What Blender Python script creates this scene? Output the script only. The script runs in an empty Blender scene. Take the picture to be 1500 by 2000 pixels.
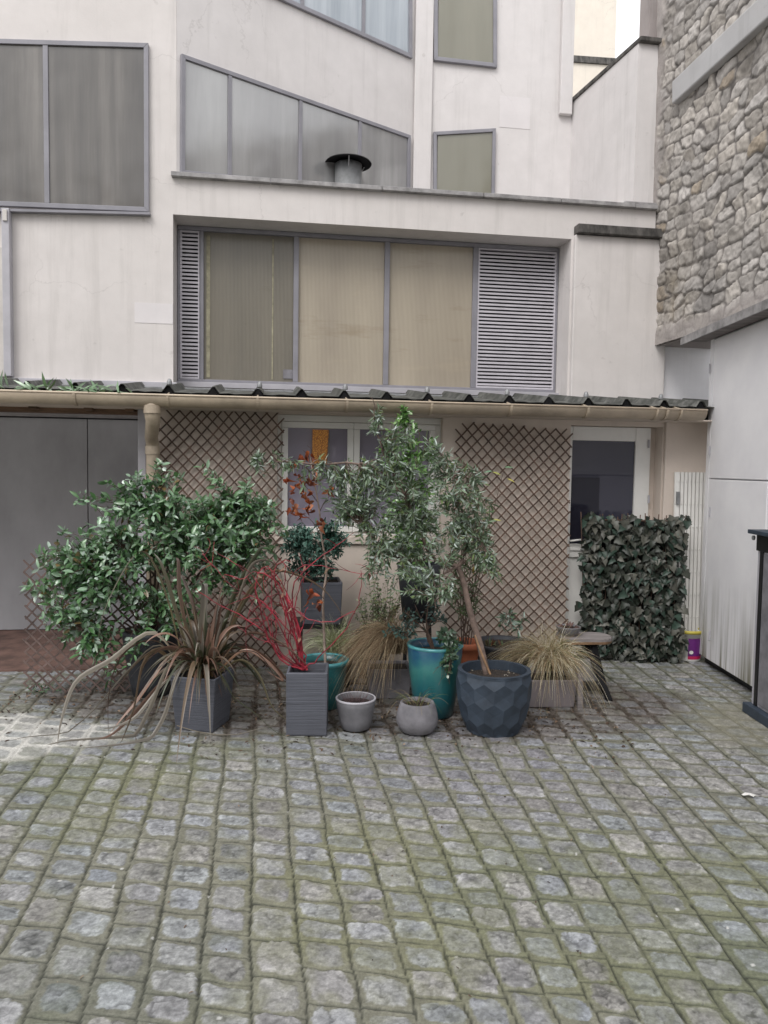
import bpy, math, random
import numpy as np
from mathutils import Vector, Matrix
rng = np.random.default_rng(7); random.seed(7)
SC = bpy.context.scene; COL = SC.collection
# ------------------------------------------------------------------ camera model
H = 1.65; F = 1500.0
th = math.atan(0.06); ph = 0.015
fw = np.array([0, math.cos(th), -math.sin(th)]); up0 = np.array([0, math.sin(th), math.cos(th)]); rt0 = np.array([1., 0, 0])
UP = math.cos(ph)*up0 - math.sin(ph)*rt0; RT = math.cos(ph)*rt0 + math.sin(ph)*up0
CAM = np.array([0, 0, H])
def ray(px, py): return fw + (px-750)/F*RT + (1000-py)/F*UP
def W(px, py, D):                       # world point of a pixel at depth y = D
    r = ray(px, py); return CAM + r*(D/r[1])
def G(px, py, z=0.0):                   # pixel on the horizontal plane z
    r = ray(px, py); return CAM + r*((z-H)/r[2])
class Plane:
    def __init__(s, o, ang):
        s.o = np.array([o[0], o[1], 0.]); s.u = np.array([math.cos(ang), math.sin(ang), 0.]); s.n = np.array([-math.sin(ang), math.cos(ang), 0.]); s.ang = ang
    def pt(s, a, d, z): return s.o + s.u*a + s.n*d + np.array([0, 0, z])
    def px(s, px, py, d=0.):
        r = ray(px, py); o = s.o + s.n*d
        t = np.dot(o-CAM, s.n)/np.dot(r, s.n); p = CAM + r*t
        return float(np.dot(p-s.o, s.u)), float(p[2])
FAC = Plane((0, 6.355), math.atan(.1515))
# ------------------------------------------------------------------ mesh helpers
def link_mesh(name, me, mat, parent=None, origin=None, smooth=False):
    o = bpy.data.objects.new(name, me); COL.objects.link(o)
    if mat is not None: me.materials.append(mat)
    if smooth: me.polygons.foreach_set('use_smooth', np.ones(len(me.polygons), bool))
    if parent is not None: o.parent = parent
    elif origin is not None: o.location = origin
    return o
def root_of(o):
    while o.parent is not None: o = o.parent
    return o
def org(parent, origin):
    if parent is not None: return np.array(root_of(parent).location)
    return np.array(origin) if origin is not None else np.zeros(3)
class MB:
    def __init__(s): s.v = []; s.f = []
    def add(s, vs, fs):
        k = len(s.v); s.v += [tuple(map(float, p)) for p in vs]; s.f += [tuple(i+k for i in f) for f in fs]; return s
    def hexa(s, p):                      # 8 points: bottom 4, top 4
        return s.add(p, [(0,3,2,1),(4,5,6,7),(0,1,5,4),(1,2,6,5),(2,3,7,6),(3,0,4,7)])
    def box(s, pl, a0, a1, d0, d1, z0, z1):
        return s.hexa([pl.pt(a0,d0,z0),pl.pt(a1,d0,z0),pl.pt(a1,d1,z0),pl.pt(a0,d1,z0),pl.pt(a0,d0,z1),pl.pt(a1,d0,z1),pl.pt(a1,d1,z1),pl.pt(a0,d1,z1)])
    def poly(s, pl, pts, d0, d1):        # polygon in (a,z) extruded in depth
        n = len(pts); v = [pl.pt(a,d0,z) for a,z in pts]+[pl.pt(a,d1,z) for a,z in pts]
        return s.add(v, [tuple(range(n)), tuple(range(2*n-1,n-1,-1))]+[(i,i+n,(i+1)%n+n,(i+1)%n) for i in range(n)])
    def bar(s, p, q, w, t, nrm):         # rectangular bar from p to q, width w across, thickness t along nrm
        p = np.array(p,float); q = np.array(q,float); d = q-p; d /= np.linalg.norm(d); nrm = np.array(nrm,float); nrm /= np.linalg.norm(nrm)
        c = np.cross(d, nrm); c /= np.linalg.norm(c); nn = np.cross(c, d)
        a = [c*w/2+nn*t/2, -c*w/2+nn*t/2, -c*w/2-nn*t/2, c*w/2-nn*t/2]
        return s.hexa([p+x for x in a]+[q+x for x in a])
    def tube(s, pts, rs, n=10, cap=True):
        pts = [np.array(p,float) for p in pts]
        if np.isscalar(rs): rs = [rs]*len(pts)
        vs = []; fs = []; prev = None
        for i,p in enumerate(pts):
            t = pts[min(i+1,len(pts)-1)]-pts[max(i-1,0)]; t /= np.linalg.norm(t)+1e-9
            if prev is None: a = np.cross(t, [0,0,1] if abs(t[2])<.9 else [1,0,0])
            else: a = prev - t*np.dot(prev,t)
            a /= np.linalg.norm(a)+1e-9; prev = a; b = np.cross(t,a)
            for k in range(n):
                g = 2*math.pi*k/n; vs.append(p+rs[i]*(a*math.cos(g)+b*math.sin(g)))
        for i in range(len(pts)-1):
            for k in range(n): fs.append((i*n+k, i*n+(k+1)%n, (i+1)*n+(k+1)%n, (i+1)*n+k))
        if cap: fs += [tuple(range(n-1,-1,-1)), tuple(range((len(pts)-1)*n, len(pts)*n))]
        return s.add(vs, fs)
    def lathe(s, c, prof, n=40, close=False):   # prof list of (r,z); open surface unless ends at r=0
        vs = []; fs = []
        for r,z in prof:
            for k in range(n):
                g = 2*math.pi*k/n; vs.append((c[0]+r*math.cos(g), c[1]+r*math.sin(g), c[2]+z))
        for i in range(len(prof)-1):
            for k in range(n): fs.append((i*n+k, i*n+(k+1)%n, (i+1)*n+(k+1)%n, (i+1)*n+k))
        return s.add(vs, fs)
    def disc(s, c, r, n=24, lift=0., seed=0):
        R = np.random.default_rng(seed); vs=[(c[0],c[1],c[2]+lift)]
        for q in (.5,1.):
            for k in range(n):
                g=2*math.pi*k/n; vs.append((c[0]+q*r*math.cos(g),c[1]+q*r*math.sin(g),c[2]+lift*(1-q)+R.uniform(-.006,.006)*(q<1)))
        fs=[(0,1+k,1+(k+1)%n) for k in range(n)]+[(1+k,1+n+k,1+n+(k+1)%n,1+(k+1)%n) for k in range(n)]
        return s.add(vs,fs)
    def build(s, name, mat, parent=None, origin=None, smooth=False, bevel=0, fix=True):
        o = org(parent, origin); me = bpy.data.meshes.new(name)
        me.from_pydata([(v[0]-o[0], v[1]-o[1], v[2]-o[2]) for v in s.v], [], s.f)
        if fix:
            import bmesh
            bm = bmesh.new(); bm.from_mesh(me); bmesh.ops.recalc_face_normals(bm, faces=bm.faces); bm.to_mesh(me); bm.free()
        ob = link_mesh(name, me, mat, parent, origin if parent is None else None, smooth)
        if bevel:
            m = ob.modifiers.new('bevel','BEVEL'); m.width = bevel; m.segments = 2; m.limit_method='ANGLE'; m.angle_limit=math.radians(35)
        return ob
def tri_mesh(name, V, T, mat, parent=None, origin=None, cols=None, smooth=False, extra=None):
    o = org(parent, origin); V = np.asarray(V, np.float32)-o.astype(np.float32); T = np.asarray(T, np.int32)
    k = T.shape[1]; me = bpy.data.meshes.new(name)
    me.vertices.add(len(V)); me.vertices.foreach_set('co', V.ravel())
    me.loops.add(T.size); me.loops.foreach_set('vertex_index', T.ravel())
    me.polygons.add(len(T)); me.polygons.foreach_set('loop_start', np.arange(0, T.size, k, dtype=np.int32)); me.polygons.foreach_set('loop_total', np.full(len(T), k, np.int32))
    me.update(calc_edges=True)
    if cols is not None:
        a = me.attributes.new('Col', 'FLOAT_COLOR', 'POINT')
        c = np.ones((len(V),4), np.float32); c[:, :3] = cols; a.data.foreach_set('color', c.ravel())
    for nm, arr in (extra or {}).items():
        a = me.attributes.new(nm, 'FLOAT', 'POINT'); a.data.foreach_set('value', arr.astype(np.float32))
    return link_mesh(name, me, mat, parent, origin if parent is None else None, smooth)
def tag(o, label=None, cat=None, group=None, kind=None):
    for k, v in (('label',label),('category',cat),('group',group),('kind',kind)):
        if v: o[k] = v
    return o
def empty(name, loc, label, cat, group=None):
    o = bpy.data.objects.new(name, None); COL.objects.link(o); o.location = tuple(map(float,loc)); o.empty_display_size = .1
    return tag(o, label, cat, group)
# ------------------------------------------------------------------ numpy noise
def hsh(i, j, s=0):
    n = (i.astype(np.int64)*374761393 + j.astype(np.int64)*668265263 + s*974711) & 0xffffffff
    n = ((n ^ (n >> 13))*1274126177) & 0xffffffff
    return ((n ^ (n >> 16)) & 0xffff)/65535.0
def vn(x, y, s=0):
    i = np.floor(x); j = np.floor(y); fx = x-i; fy = y-j; fx = fx*fx*(3-2*fx); fy = fy*fy*(3-2*fy)
    return (hsh(i,j,s)*(1-fx)+hsh(i+1,j,s)*fx)*(1-fy)+(hsh(i,j+1,s)*(1-fx)+hsh(i+1,j+1,s)*fx)*fy
def fbm(x, y, s=0, o=4):
    r = 0; a = .5
    for k in range(o): r = r+a*vn(x*2**k, y*2**k, s+k*17); a *= .5
    return r/(1-.5**o)
def sst(a, b, x):
    t = np.clip((x-a)/(b-a), 0, 1); return t*t*(3-2*t)
# ------------------------------------------------------------------ materials
def new_mat(name):
    m = bpy.data.materials.new(name); m.use_nodes = True; nt = m.node_tree; b = nt.nodes['Principled BSDF']; return m, nt, b
def N(nt, t, **k):
    n = nt.nodes.new(t)
    for a, v in k.items():
        if a in n.inputs: n.inputs[a].default_value = v
        else: setattr(n, a, v)
    return n
def noise(nt, scale, detail=4, rough=.6, vec=None, stretch=None, rot=None):
    n = N(nt, 'ShaderNodeTexNoise'); n.inputs['Scale'].default_value = scale; n.inputs['Detail'].default_value = detail; n.inputs['Roughness'].default_value = rough
    tc = N(nt, 'ShaderNodeTexCoord'); src = tc.outputs['Object']
    if stretch:
        mp = N(nt, 'ShaderNodeMapping'); mp.inputs['Scale'].default_value = stretch
        if rot: mp.inputs['Rotation'].default_value = rot
        nt.links.new(src, mp.inputs[0]); src = mp.outputs[0]
    nt.links.new(src, n.inputs['Vector']); return n
def ramp(nt, inp, stops):
    r = N(nt, 'ShaderNodeValToRGB'); e = r.color_ramp.elements
    while len(e) < len(stops): e.new(.5)
    for x, (p, c) in zip(e, stops): x.position = p; x.color = (*c, 1) if len(c) == 3 else c
    nt.links.new(inp, r.inputs[0]); return r
def mixc(nt, f, a, b, mode='MIX'):
    m = N(nt, 'ShaderNodeMix'); m.data_type = 'RGBA'; m.blend_type = mode
    for i, x in ((0, f), (6, a), (7, b)):
        if hasattr(x, 'links') or hasattr(x, 'is_linked'): nt.links.new(x, m.inputs[i])
        elif isinstance(x, (int, float)): m.inputs[i].default_value = x
        else: m.inputs[i].default_value = (*x, 1)
    return m.outputs[2]
def bump(nt, b, src, strength=.3, dist=.01):
    n = N(nt, 'ShaderNodeBump'); n.inputs['Strength'].default_value = strength; n.inputs['Distance'].default_value = dist
    nt.links.new(src, n.inputs['Height']); nt.links.new(n.outputs[0], b.inputs['Normal']); return n
def simple(name, col, rough=.6, var=.15, scale=6, metal=0, bumps=.15, bscale=60, stretch=None, spec=.5, dist=.003, col2=None, coat=0):
    m, nt, b = new_mat(name)
    n = noise(nt, scale, 5, .65, stretch=stretch)
    c2 = col2 or tuple(x*(1-var) for x in col); c1 = tuple(min(1,x*(1+var)) for x in col) if not col2 else col
    r = ramp(nt, n.outputs[0], [(.35, c2), (.65, c1)]); nt.links.new(r.outputs[0], b.inputs['Base Color'])
    b.inputs['Roughness'].default_value = rough; b.inputs['Metallic'].default_value = metal; b.inputs['Specular IOR Level'].default_value = spec; b.inputs['Coat Weight'].default_value = coat
    if bumps:
        n2 = noise(nt, bscale, 4, .6, stretch=stretch); bump(nt, b, n2.outputs[0], bumps, dist)
    return m
def plaster(name, col, stain=(.45,.42,.39), amt=.35, green=None, streak=.45):
    m, nt, b = new_mat(name)
    big = noise(nt, .9, 6, .62); mid = noise(nt, 5, 6, .6); st = noise(nt, 3.2, 7, .68, stretch=(3.2,3.2,.2))
    base = mixc(nt, ramp(nt, mid.outputs[0], [(.3,(0,0,0)),(.72,(1,1,1))]).outputs[0], tuple(x*.95 for x in col), tuple(min(1,x*1.05) for x in col))
    f1 = ramp(nt, big.outputs[0], [(.42,(0,0,0)),(.75,(amt,)*3)])
    c = mixc(nt, f1.outputs[0], base, stain)
    f2 = ramp(nt, st.outputs[0], [(.52,(0,0,0)),(.8,(streak,)*3)])
    c = mixc(nt, f2.outputs[0], c, tuple(x*.75 for x in stain))
    tc = N(nt,'ShaderNodeTexCoord'); wn = noise(nt, 2.5, 5, .6); wv = N(nt,'ShaderNodeVectorMath', operation='MULTIPLY_ADD'); nt.links.new(wn.outputs['Color'], wv.inputs[0]); wv.inputs[1].default_value=(.35,.35,.35); nt.links.new(tc.outputs['Object'], wv.inputs[2])
    vo = N(nt,'ShaderNodeTexVoronoi', feature='DISTANCE_TO_EDGE'); vo.inputs['Scale'].default_value=.9; nt.links.new(wv.outputs[0], vo.inputs['Vector'])
    ck = ramp(nt, vo.outputs['Distance'], [(.0,(1,1,1)),(.0045,(0,0,0))]); mk = noise(nt, .8, 2, .5); mr = ramp(nt, mk.outputs[0], [(.52,(0,0,0)),(.62,(.22,.22,.22))]); mm = N(nt,'ShaderNodeMath', operation='MULTIPLY'); nt.links.new(ck.outputs[0], mm.inputs[0]); nt.links.new(mr.outputs[0], mm.inputs[1])
    c = mixc(nt, mm.outputs[0], c, (.2,.18,.17))
    sp = noise(nt, 13, 3, .5); sr = ramp(nt, sp.outputs[0], [(.70,(0,0,0)),(.78,(.28,.28,.28))]); c = mixc(nt, sr.outputs[0], c, (.32,.29,.27))
    nt.links.new(c, b.inputs['Base Color']); b.inputs['Roughness'].default_value = .85; b.inputs['Specular IOR Level'].default_value = .25
    fine = noise(nt, 70, 5, .7); bump(nt, b, fine.outputs[0], .25, .004)
    return m
def colmat(name, rough=.45, spec=.5, trans=0., bumps=.0, bscale=80, tint_noise=None, coat=0, dist=.004):
    m, nt, b = new_mat(name)
    a = N(nt, 'ShaderNodeAttribute'); a.attribute_name = 'Col'; src = a.outputs['Color']
    if tint_noise:
        n = noise(nt, tint_noise[0], 6, .7); r = ramp(nt, n.outputs[0], [(.3,(1-tint_noise[1],)*3),(.7,(1+tint_noise[1],)*3)])
        src = mixc(nt, 1.0, src, r.outputs[0], 'MULTIPLY')
    nt.links.new(src, b.inputs['Base Color'])
    b.inputs['Roughness'].default_value = rough; b.inputs['Specular IOR Level'].default_value = spec; b.inputs['Coat Weight'].default_value = coat
    if bumps:
        n2 = noise(nt, bscale, 5, .65); bump(nt, b, n2.outputs[0], bumps, dist)
    if trans:
        t = N(nt, 'ShaderNodeBsdfTranslucent'); nt.links.new(src, t.inputs[0]); mx = N(nt, 'ShaderNodeMixShader'); mx.inputs[0].default_value = trans
        out = nt.nodes['Material Output']; nt.links.new(b.outputs[0], mx.inputs[1]); nt.links.new(t.outputs[0], mx.inputs[2]); nt.links.new(mx.outputs[0], out.inputs[0])
    return m
def paneglass(name, cols, rough=.18, ribs=0, vert=3.0, pos=((.3,),(.5,),(.7,)), coat=.5, cior=1.5):
    # grubby obscured glazing: streaked diffuse body with a glossy coat
    m, nt, b = new_mat(name)
    s = noise(nt, 1.0, 6, .6, stretch=(vert*2.2, vert*2.2, .35)); big = noise(nt, 1.1, 4, .5, stretch=(1,1,.8))
    r = ramp(nt, s.outputs[0], [(.3,cols[0]),(.5,cols[1]),(.72,cols[2])])
    f = ramp(nt, big.outputs[0], [(.4,(0,0,0)),(.7,(.6,.6,.6))])
    c = mixc(nt, f.outputs[0], r.outputs[0], cols[1])
    nt.links.new(c, b.inputs['Base Color']); b.inputs['Roughness'].default_value = rough; b.inputs['Specular IOR Level'].default_value = .6
    b.inputs['Coat Weight'].default_value = coat; b.inputs['Coat Roughness'].default_value = .12; b.inputs['Coat IOR'].default_value = cior
    if ribs:
        tc = N(nt,'ShaderNodeTexCoord'); mp = N(nt,'ShaderNodeMapping'); mp.inputs['Rotation'].default_value = (0,0,-FAC.ang); nt.links.new(tc.outputs['Object'], mp.inputs[0])
        w = N(nt,'ShaderNodeTexWave'); w.bands_direction = 'X'; w.inputs['Scale'].default_value = ribs; nt.links.new(mp.outputs[0], w.inputs[0])
        st_ = noise(nt, 1.6, 5, .65, stretch=(.5,.5,2.6)); sr = ramp(nt, st_.outputs[0], [(.30,(.80,.76,.70)),(.42,(1,1,1)),(.60,(1,1,1)),(.72,(1.1,1.08,1.05))]); c = mixc(nt, 1., c, sr.outputs[0], 'MULTIPLY')
        c2 = mixc(nt, .13, c, w.outputs[0], 'OVERLAY'); nt.links.new(c2, b.inputs['Base Color'])
        bump(nt, b, w.outputs[0], .5, .004)
    else:
        n2 = noise(nt, 2.2, 2, .5, stretch=(1,1,.7)); bump(nt, b, n2.outputs[0], .5, .05)
    return m
M = {}
M['wall'] = plaster('painted_render', (.64,.605,.588), (.52,.49,.465), .45)
M['wall2'] = plaster('painted_render_upper', (.64,.612,.605), (.54,.515,.50), .4)
M['patch'] = plaster('repaint_patch', (.665,.635,.635), (.58,.55,.55), .3, streak=.1)
M['beige'] = plaster('beige_render', (.62,.54,.475), (.50,.44,.39), .35, streak=.2)
M['cream'] = plaster('cream_render', (.72,.66,.58), (.62,.58,.52), .2)
M['cement'] = plaster('cement', (.46,.455,.46), (.33,.32,.31), .5)
M['oldplaster'] = plaster('old_plaster', (.38,.34,.33), (.22,.2,.19), .8)
M['frame'] = simple('lilac_grey_metal', (.225,.22,.245), .45, .1, 5, bumps=.1)
M['framelight'] = simple('pale_grey_paint', (.40,.39,.42), .5, .08, 5, bumps=.1)
M['slat'] = simple('louvre_paint', (.52,.50,.54), .45, .08, 8, bumps=.05)
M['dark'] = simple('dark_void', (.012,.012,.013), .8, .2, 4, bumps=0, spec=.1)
M['black'] = simple('black_metal', (.010,.010,.011), .45, .2, 8, bumps=.1)
M['zinc'] = simple('weathered_zinc', (.24,.245,.25), .5, .25, 7, metal=.35, bumps=.2, bscale=25)
M['coping'] = simple('coping_metal', (.27,.26,.26), .6, .35, 9, bumps=.3, bscale=40)
M['darkcoping'] = simple('mossy_dark_coping', (.075,.07,.065), .8, .6, 14, bumps=.5, bscale=50, stretch=(1,1,.4))
M['gutter'] = simple('sand_pvc', (.40,.33,.25), .5, .2, 4, bumps=.1, bscale=20)
M['gutterrim'] = simple('pvc_rim', (.52,.43,.33), .5, .12, 4, bumps=.1)
M['garage'] = simple('grey_door_paint', (.35,.35,.365), .6, .12, 2.0, bumps=.1, bscale=30, stretch=(1,1,.5))
M['beam'] = simple('old_timber', (.14,.085,.055), .85, .5, 3, bumps=.5, bscale=18, stretch=(.4,6,6), dist=.01)
M['white'] = simple('white_pvc', (.74,.73,.70), .4, .05, 3, bumps=.03)
M['whitegrey'] = simple('white_paint_dirty', (.55,.52,.49), .5, .12, 4, bumps=.08)
M['shed'] = None
M['slats'] = simple('willow_slat', (.10,.062,.045), .75, .5, 12, bumps=.3)
M['slatsgrey'] = simple('weathered_slat', (.13,.09,.08), .75, .45, 12, bumps=.3)
M['soil'] = simple('potting_soil', (.03,.022,.017), .95, .8, 90, bumps=1., bscale=110, dist=.012)
M['teal'] = None
M['concrete'] = simple('grey_concrete_pot', (.17,.165,.18), .75, .28, 7, bumps=.25, bscale=90)
M['plasticgrey'] = simple('grey_plastic_pot', (.15,.148,.16), .55, .25, 6, bumps=.1)
M['anthracite'] = simple('anthracite_pot', (.030,.043,.062), .6, .25, 9, bumps=.15, bscale=60)
M['darkpot'] = simple('dark_plastic_pot', (.03,.033,.04), .6, .25, 9, bumps=.15)
M['terracotta'] = simple('terracotta', (.33,.10,.045), .75, .2, 8, bumps=.2)
M['trough'] = simple('taupe_trough', (.17,.15,.155), .7, .15, 8, bumps=.2)
M['wood'] = simple('weathered_wood', (.20,.18,.175), .8, .35, 6, bumps=.5, bscale=12, stretch=(.5,7,7))
M['woodedge'] = simple('raw_wood_edge', (.28,.17,.095), .7, .35, 10, bumps=.3)
M['bark'] = simple('olive_bark', (.16,.115,.095), .85, .4, 18, bumps=.6, bscale=60, dist=.004)
M['twig'] = simple('brown_twig', (.10,.065,.05), .8, .4, 20, bumps=.2)
M['paletwig'] = simple('pale_stem', (.27,.21,.175), .75, .3, 20, bumps=.3)
M['red'] = simple('red_dogwood_bark', (.25,.02,.035), .5, .7, 9, bumps=.1)
M['leaf'] = colmat('glossy_leaf', .30, .9, .15, coat=.35)
M['leafmatte'] = colmat('matte_leaf', .5, .4, .22)
M['leafdark'] = colmat('artificial_leaf', .42, .35, .05)
M['blade'] = colmat('long_blade_leaf', .36, .55, .12)
M['dry'] = colmat('dry_grass', .65, .3, .25)
def grooved(name, col):
    m, nt, b = new_mat(name)
    n = noise(nt, 1, 5, .7, stretch=(2.5,2.5,170)); n2 = noise(nt, 6, 4, .6)
    r = ramp(nt, n.outputs[0], [(.3,tuple(x*.62 for x in col)),(.7,tuple(x*1.35 for x in col))])
    c = mixc(nt, ramp(nt, n2.outputs[0], [(.4,(0,0,0)),(.7,(.5,.5,.5))]).outputs[0], r.outputs[0], tuple(x*.8 for x in col))
    nt.links.new(c, b.inputs['Base Color']); b.inputs['Roughness'].default_value = .55
    bump(nt, b, n.outputs[0], .6, .006); return m
M['groove'] = grooved('combed_slate_planter', (.085,.09,.11))
def glaze():
    m, nt, b = new_mat('teal_glaze')
    tc = N(nt,'ShaderNodeTexCoord'); sx = N(nt,'ShaderNodeSeparateXYZ'); nt.links.new(tc.outputs['Object'], sx.inputs[0])
    n = noise(nt, 5, 5, .6)
    ad = N(nt,'ShaderNodeMath', operation='MULTIPLY_ADD'); nt.links.new(n.outputs[0], ad.inputs[0]); ad.inputs[1].default_value = .34; nt.links.new(sx.outputs[2], ad.inputs[2])
    r = ramp(nt, ad.outputs[0], [(.1,(.010,.05,.08)),(.32,(.018,.11,.13)),(.5,(.045,.19,.18)),(.64,(.012,.07,.15))]); nt.links.new(r.outputs[0], b.inputs['Base Color'])
    b.inputs['Roughness'].default_value = .28; b.inputs['Coat Weight'].default_value = .4
    n2 = noise(nt, 40, 3, .5); bump(nt, b, n2.outputs[0], .08, .004); return m
M['teal'] = glaze()
M['turq'] = simple('turquoise_glaze', (.022,.115,.12), .3, .25, 5, bumps=.08, coat=.4)
M['rimteal'] = simple('teal_rim_glaze', (.06,.25,.27), .3, .2, 12, bumps=.05, coat=.4)
def shedmat():
    m, nt, b = new_mat('shed_white_paint')
    tc = N(nt,'ShaderNodeTexCoord'); sx = N(nt,'ShaderNodeSeparateXYZ'); nt.links.new(tc.outputs['Object'], sx.inputs[0])
    n = noise(nt, 1, 4, .6, stretch=(13,13,.6)); mid = noise(nt, 3, 5, .6)
    base = mixc(nt, ramp(nt, mid.outputs[0], [(.35,(0,0,0)),(.7,(1,1,1))]).outputs[0], (.74,.73,.75), (.82,.81,.82))
    mr = N(nt,'ShaderNodeMapRange'); nt.links.new(sx.outputs[2], mr.inputs[0]); mr.inputs[1].default_value=.8; mr.inputs[2].default_value=.0; mr.inputs[3].default_value=0; mr.inputs[4].default_value=1
    mul = N(nt,'ShaderNodeMath', operation='MULTIPLY'); nt.links.new(mr.outputs[0], mul.inputs[0])
    rr = ramp(nt, n.outputs[0], [(.42,(0,0,0)),(.62,(1,1,1))]); nt.links.new(rr.outputs[0], mul.inputs[1])
    c = mixc(nt, mul.outputs[0], base, (.14,.13,.07)); nt.links.new(c, b.inputs['Base Color']); b.inputs['Roughness'].default_value=.55
    fine = noise(nt, 30, 4, .6); bump(nt, b, fine.outputs[0], .12, .004); return m
M['shed'] = shedmat()
M['pane_brown'] = paneglass('obscured_glass_brown', ((.06,.055,.052),(.10,.092,.083),(.18,.165,.15)), .22, 0, 2.8)
M['pane_blue'] = paneglass('obscured_glass_grey', ((.17,.17,.175),(.24,.24,.24),(.38,.38,.375)), .2, 0, 1.8, coat=1., cior=2.0)
M['pane_sky'] = paneglass('obscured_glass_pale', ((.25,.29,.33),(.36,.40,.44),(.5,.54,.58)), .25, 0, 3)
M['pane_olive'] = paneglass('obscured_glass_olive', ((.175,.168,.125),(.195,.188,.145),(.23,.22,.17)), .25, 0, 1.6)
M['pane_r1'] = paneglass('ribbed_glass_dark', ((.12,.11,.09),(.155,.14,.11),(.20,.18,.14)), .3, 26, 1.2, coat=.3)
M['pane_r2'] = paneglass('ribbed_glass_beige', ((.32,.275,.215),(.385,.335,.26),(.45,.39,.305)), .3, 26, .8, coat=.3)
M['curtain'] = simple('yellowed_curtain', (.29,.27,.19), .8, .3, 12, bumps=.2)
def clear_dark(name, col, rough=.03):
    m, nt, b = new_mat(name); b.inputs['Base Color'].default_value=(*col,1); b.inputs['Roughness'].default_value=rough; b.inputs['Specular IOR Level'].default_value=.5
    b.inputs['IOR'].default_value=1.5; n = noise(nt, 2.5, 2, .4); bump(nt, b, n.outputs[0], .03, .02); return m
M['glass'] = clear_dark('window_glass', (.22,.20,.25))
M['glassdoor'] = clear_dark('door_glass', (.045,.045,.065))
M['glassdoor2'] = clear_dark('door_glass_reflection', (.02,.02,.03))
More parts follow.
